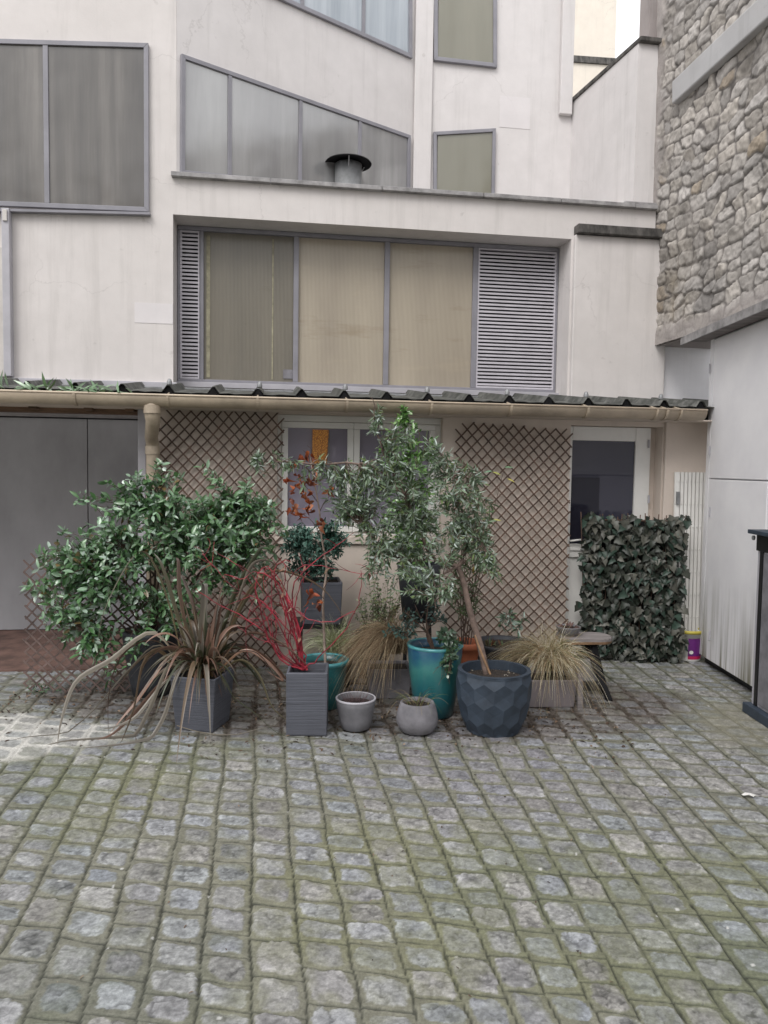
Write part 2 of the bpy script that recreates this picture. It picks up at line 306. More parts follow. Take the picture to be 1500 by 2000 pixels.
# ------------------------------------------------------------------ paving
def build_paving():
    xs = np.concatenate([np.arange(-4.6,-2.6,.016), np.arange(-2.6,3.0,.0068), np.arange(3.0,4.0,.03)])
    ys = [0.9]
    while ys[-1] < 2.05: ys.append(ys[-1]+.03)
    while ys[-1] < 6.9: ys.append(ys[-1]+.0046*max(1, (ys[-1]/2.6)**1.35))
    ys = np.array(ys); X, Y = np.meshgrid(xs, ys); X = X.ravel(); Y = Y.ravel()
    # rows of setts fan slightly: solve x = u + s(u)(y-4)
    u = X.copy()
    for _ in range(12):
        s = -.163+.146*sst(-.2, 1.3, u); u = X - s*(Y-4)
    wx = (fbm(X*3,Y*3,5)-.5)*.030+(vn(X*11,Y*11,9)-.5)*.006; wy = (fbm(X*3,Y*3,6)-.5)*.035+(vn(X*11,Y*11,8)-.5)*.012
    uu = (u+wx)/.168; i = np.floor(uu); a = uu-i-.5
    v = Y+.14*X+wy; off = hsh(i, i*0, 3)
    vv = v/(.139+.024*hsh(i,i*0+5,4)) + off*7 + .32*np.sin(v*4.3+off*40)
    j = np.floor(vv); b = vv-j-.5
    r1 = hsh(i,j,11); r2 = hsh(i,j,12); r3 = hsh(i,j,13); r4 = hsh(i,j,14); r5 = hsh(i,j,15)
    ca = (r3-.5)*.07; cb = (r4-.5)*.07; ha = .345+.105*r1; hb = .335+.11*r2
    # random corner cut: rotates distance contour per stone
    da = np.abs(a-ca)/ha; db = np.abs(b-cb)/hb
    p = 3.2+3*r5; dd = (da**p+db**p)**(1/p)
    edge = dd + (fbm(X*26+r1*50,Y*26,21,3)-.5)*.30*(.5+r4) + (vn(X*60,Y*60,22)-.5)*.16
    face = 1-sst(.93, 1.0, edge)
    jl = np.maximum(np.abs(a), np.abs(b)); joint = sst(.462,.490,jl+(vn(X*30,Y*30,31)-.5)*.03)
    jstr = .75+.25*vn(X*2.3,Y*2.3,33); joint = joint*jstr
    # heights
    tilt = (a*(r3-.5)+b*(r4-.5))*.022
    crack = np.abs(fbm(X*9+r2*30,Y*9,41)-.5)
    z = -.002+face*(.0015+.0025*r2+tilt*.4) + face*.0012*(1-dd**2).clip(0,1) + (fbm(X*24,Y*24,42)-.5)*.0055*(.5+face) - joint*.008
    z += (fbm(X*1.1,Y*1.1,43)-.5)*.02*sst(2.,3.,Y)
    z += -face*.004*(crack<.03)
    # colour
    g = .178+.075*r5**1.1; warm = (r2-.5)*.026
    st = np.stack([g+warm*.8-.004, g, g-.003-warm*.8+.010*(r4>.65)], 1)
    tex = 1+(fbm(X*34,Y*34,51)-.5)*.9+(vn(X*95,Y*95,54)-.5)*.7+(fbm(X*9,Y*9,52)-.5)*.5; st *= tex[:,None]
    st *= (1-.35*(crack<.022)*(r3>.4))[:,None]
    # worn light bruising towards stone edge
    lite = sst(.5,.95,edge)*(1-sst(.95,1.05,edge))*(.35*r1); st *= (1+lite)[:,None]
    moss = sst(.40,.62,fbm(X*.75+3,Y*.75,61)+.12*(vn(X*5,Y*5,62)-.5)); moss *= sst(7.2,5.0,Y)*.9+.1
    mort = np.array([.172,.168,.140])[None]*(1+(fbm(X*40,Y*40,71)-.5)[:,None]*.9)
    mgreen = np.array([.108,.121,.070]); mdeep = np.array([.060,.078,.050]); myel = np.array([.172,.172,.098])
    mg = vn(X*1.7,Y*1.7,72)[:,None]; mo = mgreen*(1-mg)+myel*mg; dk = sst(.45,.75,fbm(X*1.3,Y*1.3,73))[:,None]; mo = mo*(1-dk*.8)+mdeep*dk*.8
    mo = mo*(1+(fbm(X*50,Y*50,74)-.5)[:,None]*.9)
    mm = (.22+.55*moss)[:,None]; base = mort*(1-mm)+mo*mm
    col = base*(1-face[:,None])+st*face[:,None]
    mf = (face*sst(.50,.85,fbm(X*7,Y*7,75)+.25*moss+.12*(dd-.5))*.42)[:,None]; col = col*(1-mf)+(mo*1.15)*mf
    jc = np.array([.012,.015,.010]); col = col*(1-joint[:,None]*.85)+jc*joint[:,None]*.85
    # white cement patch at left, cement screed at right far, damp soil under the pots
    q = G(40,1440); pd = ((X-q[0]+.25)/.95)**2+((Y-q[1])/.42)**2+(fbm(X*6,Y*6,81)-.5)*1.3
    pm = (1-sst(.5,1.1,pd)); cem = np.array([.46,.45,.42])*(1+(fbm(X*20,Y*20,82)-.5)[:,None]*.5)
    pf = (pm*(1-face*(.72)))[:,None]; col = col*(1-pf)+cem*pf; z += pm*(1-face)*.005
    q = G(1440,1420); pd = ((X-q[0]-.2)/.55)**2+((Y-q[1])/.6)**2+(fbm(X*5,Y*5,83)-.5)*1.2; pm = (1-sst(.4,1.2,pd))*.6
    cc = (np.array([.21,.20,.15])*(1+(fbm(X*30,Y*30,84)-.5)[:,None]*.7)); col = col*(1-pm[:,None])+cc*pm[:,None]; z *= (1-pm*.5)
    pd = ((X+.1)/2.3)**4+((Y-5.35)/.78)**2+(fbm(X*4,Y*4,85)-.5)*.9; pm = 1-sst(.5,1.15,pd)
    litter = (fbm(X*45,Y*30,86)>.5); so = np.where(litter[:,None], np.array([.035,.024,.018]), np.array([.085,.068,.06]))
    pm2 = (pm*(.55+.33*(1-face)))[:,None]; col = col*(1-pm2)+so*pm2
    # far right: flatter yellow-green, purple-grey damp stretch in the middle
    pp = (np.exp(-(((X-.55)/.7)**2+((Y-4.2)/.6)**2))*.45*face)[:,None]; col = col*(1-pp)+np.array([.17,.155,.185])*tex[:,None]*pp
    # pale spots / grit
    grit = (hsh(np.floor(X*95),np.floor(Y*70),91)>.9992); col[grit] = (.42,.42,.40)
    z = z*sst(8.0,6.9,Y)
    col = col.clip(.01,.8)
    nx, ny = len(xs), len(ys); I = np.arange(nx*ny).reshape(ny,nx)
    T = np.stack([I[:-1,:-1].ravel(),I[:-1,1:].ravel(),I[1:,1:].ravel(),I[1:,:-1].ravel()],1)
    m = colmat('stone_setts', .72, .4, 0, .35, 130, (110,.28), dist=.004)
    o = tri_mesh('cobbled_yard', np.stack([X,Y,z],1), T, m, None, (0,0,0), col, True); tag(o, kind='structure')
build_paving()
g = MB().add([(-40,-40,-.045),(40,-40,-.045),(40,60,-.045),(-40,60,-.045)],[(0,1,2,3)]).build('ground', simple('earth_and_setts',(.15,.15,.12),.9,.3,8,bumps=.4), None, (0,0,0)); tag(g, kind='structure')
# ------------------------------------------------------------------ walls with openings
def wall_cells(mb, pl, a0, a1, z0, z1, holes, d0, d1, skip=None):
    A = sorted({a0,a1}|{x for h in holes for x in h[:2] if a0<x<a1}); Z = sorted({z0,z1}|{x for h in holes for x in h[2:] if z0<x<z1})
    full = {}
    for i in range(len(A)-1):
        for k in range(len(Z)-1):
            ca = (A[i]+A[i+1])/2; cz = (Z[k]+Z[k+1])/2
            full[i,k] = not any(h[0]<ca<h[1] and h[2]<cz<h[3] for h in holes)
    for (i,k),v in full.items():
        if not v: continue
        a,b,c,d = A[i],A[i+1],Z[k],Z[k+1]; P = pl.pt
        mb.add([P(a,d0,c),P(b,d0,c),P(b,d0,d),P(a,d0,d)],[(0,1,2,3)]); mb.add([P(a,d1,c),P(b,d1,c),P(b,d1,d),P(a,d1,d)],[(3,2,1,0)])
        if not full.get((i-1,k)): mb.add([P(a,d0,c),P(a,d0,d),P(a,d1,d),P(a,d1,c)],[(0,1,2,3)])
        if not full.get((i+1,k)): mb.add([P(b,d0,c),P(b,d1,c),P(b,d1,d),P(b,d0,d)],[(0,1,2,3)])
        if not full.get((i,k-1)): mb.add([P(a,d0,c),P(a,d1,c),P(b,d1,c),P(b,d0,c)],[(0,1,2,3)])
        if not full.get((i,k+1)): mb.add([P(a,d0,d),P(b,d0,d),P(b,d1,d),P(a,d1,d)],[(0,1,2,3)])
def inset(pts, w):
    n = len(pts); out = []
    for i in range(n):
        p0 = np.array(pts[i-1]); p = np.array(pts[i]); p1 = np.array(pts[(i+1)%n])
        e0 = (p-p0)/np.linalg.norm(p-p0); e1 = (p1-p)/np.linalg.norm(p1-p)
        n0 = np.array([-e0[1],e0[0]]); n1 = np.array([-e1[1],e1[0]])   # left normals (ccw polygon -> inward)
        bis = n0+n1; bis /= np.dot(bis,n0); out.append(tuple(p+bis*w))
    return out
def poly_window(pl, corners, fwid, dfront, dback, mulls, parent, fmat, pmats, mw=None):
    """corners: ccw (BL,BR,TR,TL) in plane coords; mulls: plane a coordinates"""
    pts = list(corners); ins = inset(pts, fwid); mb = MB()
    for i in range(4):
        j = (i+1)%4; mb.poly(pl, [pts[i],pts[j],ins[j],ins[i]], dfront, dback)
    def zat(p, q, a): return p[1]+(q[1]-p[1])*(a-p[0])/(q[0]-p[0])
    xs = [ins[0][0]]+list(mulls)+[ins[1][0]]; mw = mw or fwid
    for a in mulls:
        mb.poly(pl, [(a-mw/2,zat(ins[0],ins[1],a-mw/2)+.001),(a+mw/2,zat(ins[0],ins[1],a+mw/2)+.001),(a+mw/2,zat(ins[3],ins[2],a+mw/2)-.001),(a-mw/2,zat(ins[3],ins[2],a-mw/2)-.001)], dfront+.004, dback)
    w = mb.build('window', fmat, parent, bevel=.003)
    for k in range(len(xs)-1):
        x0 = xs[k]+(mw/2 if k else 0); x1 = xs[k+1]-(mw/2 if k<len(xs)-2 else 0)
        q = [(x0,zat(ins[0],ins[1],x0)),(x1,zat(ins[0],ins[1],x1)),(x1,zat(ins[3],ins[2],x1)),(x0,zat(ins[3],ins[2],x0))]
        MB().poly(pl, q, dfront+.018, dfront+.026).build('pane', pmats[k%len(pmats)], w)
    return w
# --- main building
BLD = empty('studio_building', FAC.pt(0,.55,0), 'off-white rendered studio building with stepped walls and obscured grey-framed windows', 'building')
D1, D2, D3 = .55, .85, 1.84
sL = -5.2; a345 = FAC.px(345,340,D1)[0]; zcop = FAC.px(340,347,D1)[1]; zbase = 2.2
aWr = FAC.px(1112,600,D1)[0]; zrec = FAC.px(700,441,D1)[1]; aWl = FAC.px(338,500,D1)[0]
aEnd = FAC.px(1278,500,D1)[0]; aFar = FAC.px(1400,700,D1)[0]
mb = MB(); wall_cells(mb, FAC, sL, aEnd, zbase, zcop, [(aWl,aWr,zbase-1,zrec)], D1, D1+.5)
wall_cells(mb, FAC, sL, a345, zcop, 7.6, [], D1, D1+.5)
mb.build('front_wall', M['wall'], BLD)
zst = FAC.px(1330,668,D1)[1]
MB().box(FAC, aEnd+.001, aFar+.6, D1+.01, D1+.45, zbase, zst+.12).build('side_wall', plaster('white_masonry_paint',(.82,.81,.83),(.68,.66,.66),.25,streak=.3), BLD)
# repaint patches
for (x0,y0,x1,y1) in ((263,594,341,630),):
    (p0,q0),(p1,q1) = FAC.px(x0,y1,D1),FAC.px(x1,y0,D1)
    MB().box(FAC,p0,min(p1,aWl-.002),D1-.003,D1+.01,q0,q1).build('paint_patch', M['patch'], BLD)
# projecting bay right of the large window with dark ledge
b0 = FAC.px(1120,600,.50)[0]; b1 = FAC.px(1303,600,.50)[0]; zb1 = FAC.px(1215,463,.50)[1]
MB().box(FAC,b0,b1,.50,D1+.02,zbase,zb1).build('bay_wall', M['wall'], BLD, bevel=.01)
l0,lz0 = FAC.px(1128,457,.46); l1,_ = FAC.px(1306,463,.46); lz1 = FAC.px(1128,437,.46)[1]
MB().box(FAC,l0,l1,.44,D1-.001,zb1+.001,lz1).build('ledge', M['darkcoping'], BLD, bevel=.006)
# coping of the parapet in lengths, slightly uneven
cp = MB(); a = FAC.px(334,345,.5)[0]; k = 0
while a < aEnd-.05:
    ln = min(random.uniform(.7,1.1), aEnd-a); dz = random.uniform(-.004,.004)
    cp.box(FAC,a,a+ln-.006,.495,D1+.12,zcop+.001+dz,zcop+.038+dz); a += ln
cp.build('coping', M['coping'], BLD, bevel=.004)
# terrace behind the parapet
MB().box(FAC,a345,aEnd+.3,D1+.501,D3+.6,zcop-.08,zcop-.001).build('terrace_roof', M['zinc'], BLD)
# large window in its recess
wl,wz1 = FAC.px(347,441,D2); wr,_ = FAC.px(1088,600,D2); wz0 = FAC.px(600,757,D2)[1]
mb = MB()
MB().box(FAC,wl-.05,wr+.08,D2+.07,D2+.2,zbase,wz1+.2).build('recess_back', M['wall'], BLD)
A = lambda x: FAC.px(x,600,D2)[0]
edges = [347,390,398,573,583,750,761,922,932,1088]
ft = .035
mb.box(FAC,wl,wr,D2-.02,D2+.06,wz1-ft,wz1); mb.box(FAC,wl,wr,D2-.02,D2+.06,wz0,wz0+ft+.01)
for x0,x1 in ((347,352),(391,398),(573,583),(750,760),(922,932),(1084,1088)):
    mb.box(FAC,A(x0),A(x1),D2-.017,D2+.06,wz0+ft+.011,wz1-ft-.001)
BW = mb.build('window', M['frame'], BLD, bevel=.003)
MB().box(FAC,wl-.03,wr+.02,D2-.10,D2-.02,wz0-.035,wz0+.012).build('sill', M['framelight'], BW, bevel=.003)
for (x0,x1,mm) in ((398,573,'pane_r1'),(583,750,'pane_r2'),(760,922,'pane_r2')):
    MB().box(FAC,A(x0)+.001,A(x1)-.001,D2+.012,D2+.022,wz0+ft+.011,wz1-ft-.001).build('pane', M[mm], BW)
for (x0,x1,mm) in ((403,410,'curtain'),(531,534,'curtain')):
    MB().box(FAC,A(x0),A(x1),D2+.008,D2+.0115,wz0+ft+.03,wz1-ft-.03).build('tape_strip', M[mm], BW)
p0,q0 = FAC.px(553,739,D2); p1,q1 = FAC.px(573,722,D2)
MB().box(FAC,p0,p1-.002,D2+.004,D2+.0115,max(q0,wz0+ft+.014),q1).build('corner_plate', M['concrete'], BW)
for (x0,x1) in ((352,390),(932,1084)):
    lv = MB(); a0,a1 = A(x0)+.006,A(x1)-.006; z0,z1 = wz0+ft+.012, wz1-ft-.004; n = 37
    lv.box(FAC,a0-.005,a0+.008,D2-.012,D2+.03,z0,z1); lv.box(FAC,a1-.008,a1+.005,D2-.012,D2+.03,z0,z1)
    lv.box(FAC,a0+.008,a1-.008,D2-.012,D2+.03,z0,z0+.016); lv.box(FAC,a0+.008,a1-.008,D2-.012,D2+.03,z1-.016,z1)
    for i in range(n):
        z = z0+.02+(z1-z0-.04)*(i+.5)/n; P=FAC.pt
        lv.hexa([P(a0+.008,D2-.010,z-.014),P(a1-.008,D2-.010,z-.014),P(a1-.008,D2+.02,z+.006),P(a0+.008,D2+.02,z+.006),P(a0+.008,D2-.010,z+.0045),P(a1-.008,D2-.010,z+.0045),P(a1-.008,D2+.02,z+.010),P(a0+.008,D2+.02,z+.010)])
    lv.build('louver', M['slat'], BW)
    MB().box(FAC,a0,a1,D2+.035,D2+.045,z0,z1).build('louver_backing', M['black'], BW)
# upper left window
c = [FAC.px(-160,398,D1),FAC.px(292,416,D1),FAC.px(292,88,D1),FAC.px(-160,75,D1)]
zt = (c[2][1]+c[3][1])/2; zb = (c[0][1]+c[1][1])/2
poly_window(FAC,[(c[0][0],c[0][1]),(c[1][0],c[1][1]),(c[1][0],c[2][1]),(c[3][0],c[3][1])],.038,D1-.035,D1+.01,[FAC.px(92,250,D1)[0]],BLD,M['frame'],[M['pane_brown']],.04)
p0,q0 = FAC.px(-160,404,D1-.05); p1,q1 = FAC.px(293,416,D1-.05)
MB().poly(FAC,[(p0,q0-.02),(p1,q1-.015),(p1,q1+.005),(p0,q0)],D1-.06,D1-.001).build('window_sill', M['frame'], BLD)
# slanted wall
K0 = FAC.pt(a345,D1,0); a808 = FAC.px(808,200,D3)[0]; K1 = FAC.pt(a808,D3,0)
SL = Plane((K0[0],K0[1]), math.atan2(K1[1]-K0[1],K1[0]-K0[0])); Ls = float(np.linalg.norm(K1-K0))
MB().box(SL,0.002,Ls+.02,0,.3,zcop-.0,8.2).build('slanted_wall', M['wall2'], BLD)
def quadpx(pl,BL,BR,TR,TL,d): return [pl.px(*BL,d),pl.px(*BR,d),pl.px(*TR,d),pl.px(*TL,d)]
q = quadpx(SL,(354,340),(802,384),(803,264),(355,104),-.03)
poly_window(SL,q,.036,-.03,.005,[SL.px(x,300,-.03)[0] for x in (450,588,704)],BLD,M['frame'],[M['pane_blue'],M['pane_blue'],M['pane_blue'],M['pane_blue']],.034)
q = quadpx(SL,(440,-50),(806,114),(806,-160),(440,-160),-.03)
poly_window(SL,q,.04,-.03,.005,[SL.px(x,10,-.03)[0] for x in (592,712)],BLD,M['frame'],[M['pane_sky']],.036)
# back upper wall
a1125 = FAC.px(1120,100,D3)[0]
MB().box(FAC,a1125,FAC.px(1190,300,D3)[0],D3,D3+.3,zcop,FAC.px(1150,236,D3)[1]).build('terrace_wall', M['wall2'], BLD)
MB().box(FAC,a808+.001,a1125-.001,D3,D3+.6,zcop,9.).build('tower_wall', M['wall2'], BLD)
a1,a2 = FAC.px(811,100,D3-.03)[0],FAC.px(846,100,D3-.03)[0]
MB().box(FAC,a1,a2,D3-.035,D3-.005,zcop-.3,9.01).build('pilaster', M['wall2'], BLD, bevel=.008)
a1,a2 = FAC.px(1096,100,D3-.04)[0],FAC.px(1120,100,D3-.04)[0]
MB().box(FAC,a1,a2,D3-.06,D3-.005,FAC.px(1110,228,D3)[1],9.02).build('pilaster', M['wall2'], BLD, bevel=.008)
q = quadpx(FAC,(847,400),(966,402),(969,250),(847,257),D3-.04); poly_window(FAC,q,.035,D3-.04,D3+.0,[],BLD,M['frame'],[M['pane_olive']])
q = quadpx(FAC,(848,117),(971,131),(971,-160),(848,-160),D3-.04); poly_window(FAC,q,.04,D3-.04,D3+.0,[],BLD,M['frame'],[M['pane_olive']])
(p0,q0),(p1,q1) = FAC.px(975,248,D3),FAC.px(1036,192,D3)
MB().box(FAC,p0,p1,D3-.0035,D3+.01,q0,q1).build('paint_patch', M['patch'], BLD)
# white trunking and narrow strip at the far left
a0,a1 = FAC.px(6,500,.50)[0],FAC.px(21,500,.50)[0]
zt0,zt1 = FAC.px(12,735,.5)[1],FAC.px(12,408,.5)[1]
MB().box(FAC,a0,a1,.47,.549,zt0,zt1).build('conduit', M['framelight'], BLD, bevel=.005)
MB().box(FAC,a0+.012,a1-.012,.455,.469,FAC.px(12,434,.5)[1],FAC.px(12,412,.5)[1]).build('junction_box', M['whitegrey'], BLD, bevel=.004)
MB().box(FAC,sL,a0-.004,.515,.549,zt0,FAC.px(4,700,.5)[1]+.9).build('cladding_board', M['whitegrey'], BLD)
# flashing strips above the lean-to roof
f0 = FAC.px(20,750,.5)[0]; f1 = FAC.px(1385,760,.5)[0]
zf = FAC.px(345,757,.5)[1]
MB().box(FAC,f0,FAC.px(345,750,.5)[0],.51,.549,zf-.03,zf+.045).build('flashing', M['framelight'], BLD, bevel=.004)
MB().box(FAC,sL,aFar,.46,.4975,zf-.13,zf+.0).build('flashing', M['zinc'], BLD, bevel=.004)
# ------------------------------------------------------------------ party wall, distant block, stone wall
e0 = FAC.px(1115,300,D3)[0]; e1 = FAC.px(1240,300,D1+.08)[0]
E0 = FAC.pt(e0,D3,0); E1 = FAC.pt(e1,D1+.08,0); e2 = FAC.px(1290,300,D1+.08)[0]; E2 = FAC.pt(e2,D1+.08,0)
PW = empty('party_wall', E1+np.array([0,0,3.8]), 'pale rendered party wall with dark metal coping, stepping forward above the terrace', 'wall')
zE = 5.58
E3 = FAC.pt(e2,D3+.4,0); E4=FAC.pt(e0,D3+.4,0)
pts = [E0,E1,E2,E3,E4]
pv = [(p[0],p[1],z) for z in (zcop-.5,zE) for p in pts]
MB().add(pv,[tuple(range(4,-1,-1)),tuple(range(5,10))]+[(i,(i+1)%5,(i+1)%5+5,i+5) for i in range(5)]).build('wall', M['wall2'], PW)
cpv=[]
cen = sum(pts)/5
for z in (zE+.001,zE+.045):
    for p in pts: 
        d = (p-cen); d/=np.linalg.norm(d); cpv.append((p[0]+d[0]*.05,p[1]+d[1]*.05,z))
MB().add(cpv,[tuple(range(4,-1,-1)),tuple(range(5,10))]+[(i,(i+1)%5,(i+1)%5+5,i+5) for i in range(5)]).build('coping', M['darkcoping'], PW, bevel=.008)
MB().box(FAC,e1-.12,e2-.0,D1+.0,D1+.075,zcop+.045,zcop+.075).build('skirting', M['coping'], PW, bevel=.01)
# distant cream building
DB = Plane((0,15),0.1)
a0 = DB.px(1000,100)[0]; a1 = DB.px(1203,60)[0]; zb = DB.px(1160,118)[1]
BB = empty('apartment_building', DB.pt(a1-1,0,0), 'distant cream rendered building with a dark horizontal band, beside the sky gap', 'building')
MB().box(DB,a0-1,a1,0,4,0,14).build('wall', M['cream'], BB)
MB().box(DB,a0,a1+.04,-.04,-.001,zb-.07,zb+.05).build('string_course', M['darkcoping'], BB)
# stone wall on the right
S0 = FAC.pt(FAC.px(1287,400,D1)[0],D1,0); ST = Plane((S0[0],S0[1]), FAC.ang-math.pi/2)
STN = empty('stone_wall', (S0[0],S0[1],zst), 'tall rubble stone party wall on the right above the white shed', 'wall')
def build_stone():
    L = 4.2; z0, z1 = zst-.05, 6.3; da = .011
    aa = np.arange(-.12, L, da); zz = np.arange(z0, z1, da); A_, Z_ = np.meshgrid(aa, zz); A_ = A_.ravel(); Z_ = Z_.ravel()
    x = A_/.19+(fbm(A_*3,Z_*3,101)-.5)*.7+(vn(A_*16,Z_*16,131)-.5)*.14; y = (Z_+.06*np.sin(A_*2))/.112+(fbm(A_*3,Z_*3,102)-.5)*.7+(vn(A_*16,Z_*16,132)-.5)*.14
    f1 = np.full(x.shape, 9.); f2 = f1.copy(); ci = np.zeros_like(x); cj = np.zeros_like(x)
    for di in (-1,0,1):
        for dj in (-1,0,1):
            i = np.floor(x)+di; j = np.floor(y)+dj; off = .5*(j%2)
            cx = i+.5+(hsh(i,j,103)-.5)*.75; cy = j+.5+(hsh(i,j,104)-.5)*.42
            d = (np.abs(x-cx)**3.4+np.abs(y-cy)**3.4)**(1/3.4)*(.78+.44*hsh(i,j,105))
            n = d<f1; f2 = np.where(n,f1,np.minimum(f2,d)); ci = np.where(n,i,ci); cj = np.where(n,j,cj); f1 = np.where(n,d,f1)
    e = f2-f1; rough = fbm(A_*22,Z_*22,106); e = e+(rough-.5)*.16
    st = sst(.07,.15,e); r = hsh(ci,cj,107); r2 = hsh(ci,cj,108); r3=hsh(ci,cj,109)
    flush = sst(.45,.7,fbm(A_*1.1,Z_*1.1,110))      # places where mortar is brought up flush
    st = st*(1-.6*flush*(rough>.42))
    h = st*(.007+.011*r)+(fbm(A_*17,Z_*17,111)-.5)*.018+(vn(A_*40,Z_*40,112)-.5)*.008*(.4+st) + st*((x-ci-.5)*(r2-.5)+(y-cj-.5)*(r3-.5))*.03
    g_ = (.29+.22*r2)[:,None]; sc = g_*np.stack([1.01+.03*r3,.955+0*r3,.91-.05*r3],1)*(1+(fbm(A_*30,Z_*30,113)-.5)[:,None]*.55)
    och = ((r>.965)*st)[:,None]; sc = sc*(1-.5*och)+np.array([.3,.22,.13])*.5*och
    mo = np.array([.25,.23,.215])*(1+(fbm(A_*25,Z_*25,114)-.5)[:,None]*.7); mo = mo*(1-flush[:,None]*.0)+np.array([.05,.045,.04])*flush[:,None]*.6
    dark = 1-sst(.0,.10,e); col = mo*(1-st[:,None])+sc*st[:,None]; col = col*(1-dark[:,None]*(1-flush[:,None])*.45)
    ero = sst(.60,.72,fbm(A_*2.3,Z_*2.3,115)); h -= ero*.02*fbm(A_*15,Z_*15,118); col = col*(1-.3*ero[:,None])
    yb = np.exp(-(((A_-.35)/.25)**2+((Z_-zst-.35)/.35)**2))[:,None]*.35*fbm(A_*9,Z_*9,116)[:,None]; col = col*(1-yb)+np.array([.30,.23,.12])*yb
    # smooth plaster strip at the far edge and smear along the foot
    pe = 1-sst(.07,.17,A_+.12+(fbm(A_*5,Z_*5,117)-.5)*.22); pb = 1-sst(.05,.16,Z_-zst+(fbm(A_*5,Z_*5,119)-.5)*.2); pl_ = np.maximum(pe,pb*.8)
    h = h*(1-pl_)+.02*pl_+(vn(A_*9,Z_*9,120)-.5)*.01*pl_; pc = np.array([.33,.30,.285])*(1+(fbm(A_*8,Z_*8,121)-.5)[:,None]*.6); col = col*(1-pl_[:,None])+pc*pl_[:,None]
    V = ST.o[None]+ST.u[None]*A_[:,None]-ST.n[None]*h[:,None]+np.array([0,0,1.])[None]*Z_[:,None]
    nx,ny = len(aa),len(zz); I = np.arange(nx*ny).reshape(ny,nx); T = np.stack([I[:-1,:-1].ravel(),I[:-1,1:].ravel(),I[1:,1:].ravel(),I[1:,:-1].ravel()],1)
    tri_mesh('masonry', V, T, colmat('rubble_stone',.85,.25,0,.45,70,(45,.14),dist=.006), STN, None, col.clip(.02,.8), True)
build_stone()
MB().box(ST,-.12,4.2,.03,.6,zst-.05,6.29).build('wall_core', M['oldplaster'], STN)
q = [ST.px(1317,204,-.05),ST.px(1500,38,-.05),ST.px(1500,-10,-.05),ST.px(1317,160,-.05)]
zl0=q[0][1]; zl1=q[3][1]
MB().poly(ST,[(q[0][0],zl0),(3.2,zl0+.02),(3.2,zl1+.03),(q[3][0],zl1)],-.075,.0).build('cement_band', M['cement'], STN, bevel=.012)
# flue edge seen against the sky
fp = FAC.px(1274,40,D1+.3)[0]
MB().box(FAC,fp-.03,fp+.07,D1+.3,D1+.5,zE+.046,7.2).build('corner_pier', M['oldplaster'], STN)
# ------------------------------------------------------------------ flue on the terrace
vc = W(680,360,7.6); VB = empty('roof_vent', (vc[0],vc[1],zcop-.25), 'round metal roof vent with black conical rain cap above the parapet', 'vent')
zp1 = W(680,322,7.6)[2]; rp = .13; zc = zcop-.25
MB().lathe((vc[0],vc[1],0),[(rp,zc),(rp,zp1),(rp-.008,zp1),(rp-.008,zp1-.2)]).build('pipe', M['zinc'], VB, smooth=True)
MB().lathe((vc[0],vc[1],zp1),[(.225,.01),(.221,.004),(.2,.016),(.12,.03),(.0,.036)]).lathe((vc[0],vc[1],zp1),[(.225,.01),(.215,.022),(.15,.045),(.06,.068),(.02,.085),(.0,.087)]).build('rain_cap', M['dark'], VB, smooth=True)
for k in range(3):
    g_ = 2*math.pi*k/3+.6; c_,s_ = math.cos(g_),math.sin(g_)
    MB().tube([(vc[0]+rp*c_,vc[1]+rp*s_,zp1-.06),(vc[0]+.19*c_,vc[1]+.19*s_,zp1+.03)],.006,6).build('strut', M['zinc'], VB)
# ------------------------------------------------------------------ lean-to (ground floor)
ANX = empty('lean_to', FAC.pt(0,0,0), 'low beige lean-to with corrugated roof, sand gutter, white window and door', 'building')
F0 = lambda x,y=1000,d=0.: FAC.px(x,y,d)[0]
FZ = lambda x,y,d=0.: FAC.px(x,y,d)[1]
zTop = 2.13
wL,wR = F0(541),F0(862); wz_0,wz_1 = FZ(700,1048),FZ(700,812)
dL,dR = F0(1110),F0(1289); dzt = FZ(1190,832)
aG = F0(278)
mb = MB(); wall_cells(mb,FAC,aG,F0(1420),0-.05,zTop,[(wL,wR,wz_0,wz_1),(dL,dR,-.1,dzt)],0,.22); mb.build('wall', M['beige'], ANX)
MB().box(FAC,aG-.03,aG+.03,-.012,-.001,-.04,zTop-.02).build('corner_trim', M['framelight'], ANX, bevel=.003)
MB().box(FAC,F0(1292),F0(1420),-.03,-.001,-.04,zTop-.02).build('pier', M['beige'], ANX, bevel=.006)
MB().box(FAC,wL-.02,wR+.03,-.025,-.001,FZ(700,1062),wz_0).build('window_ledge', M['beige'], ANX, bevel=.004)
MB().box(FAC,sL,aG-.031,2.4,2.6,-.05,2.5).build('back_wall', M['garage'], ANX)
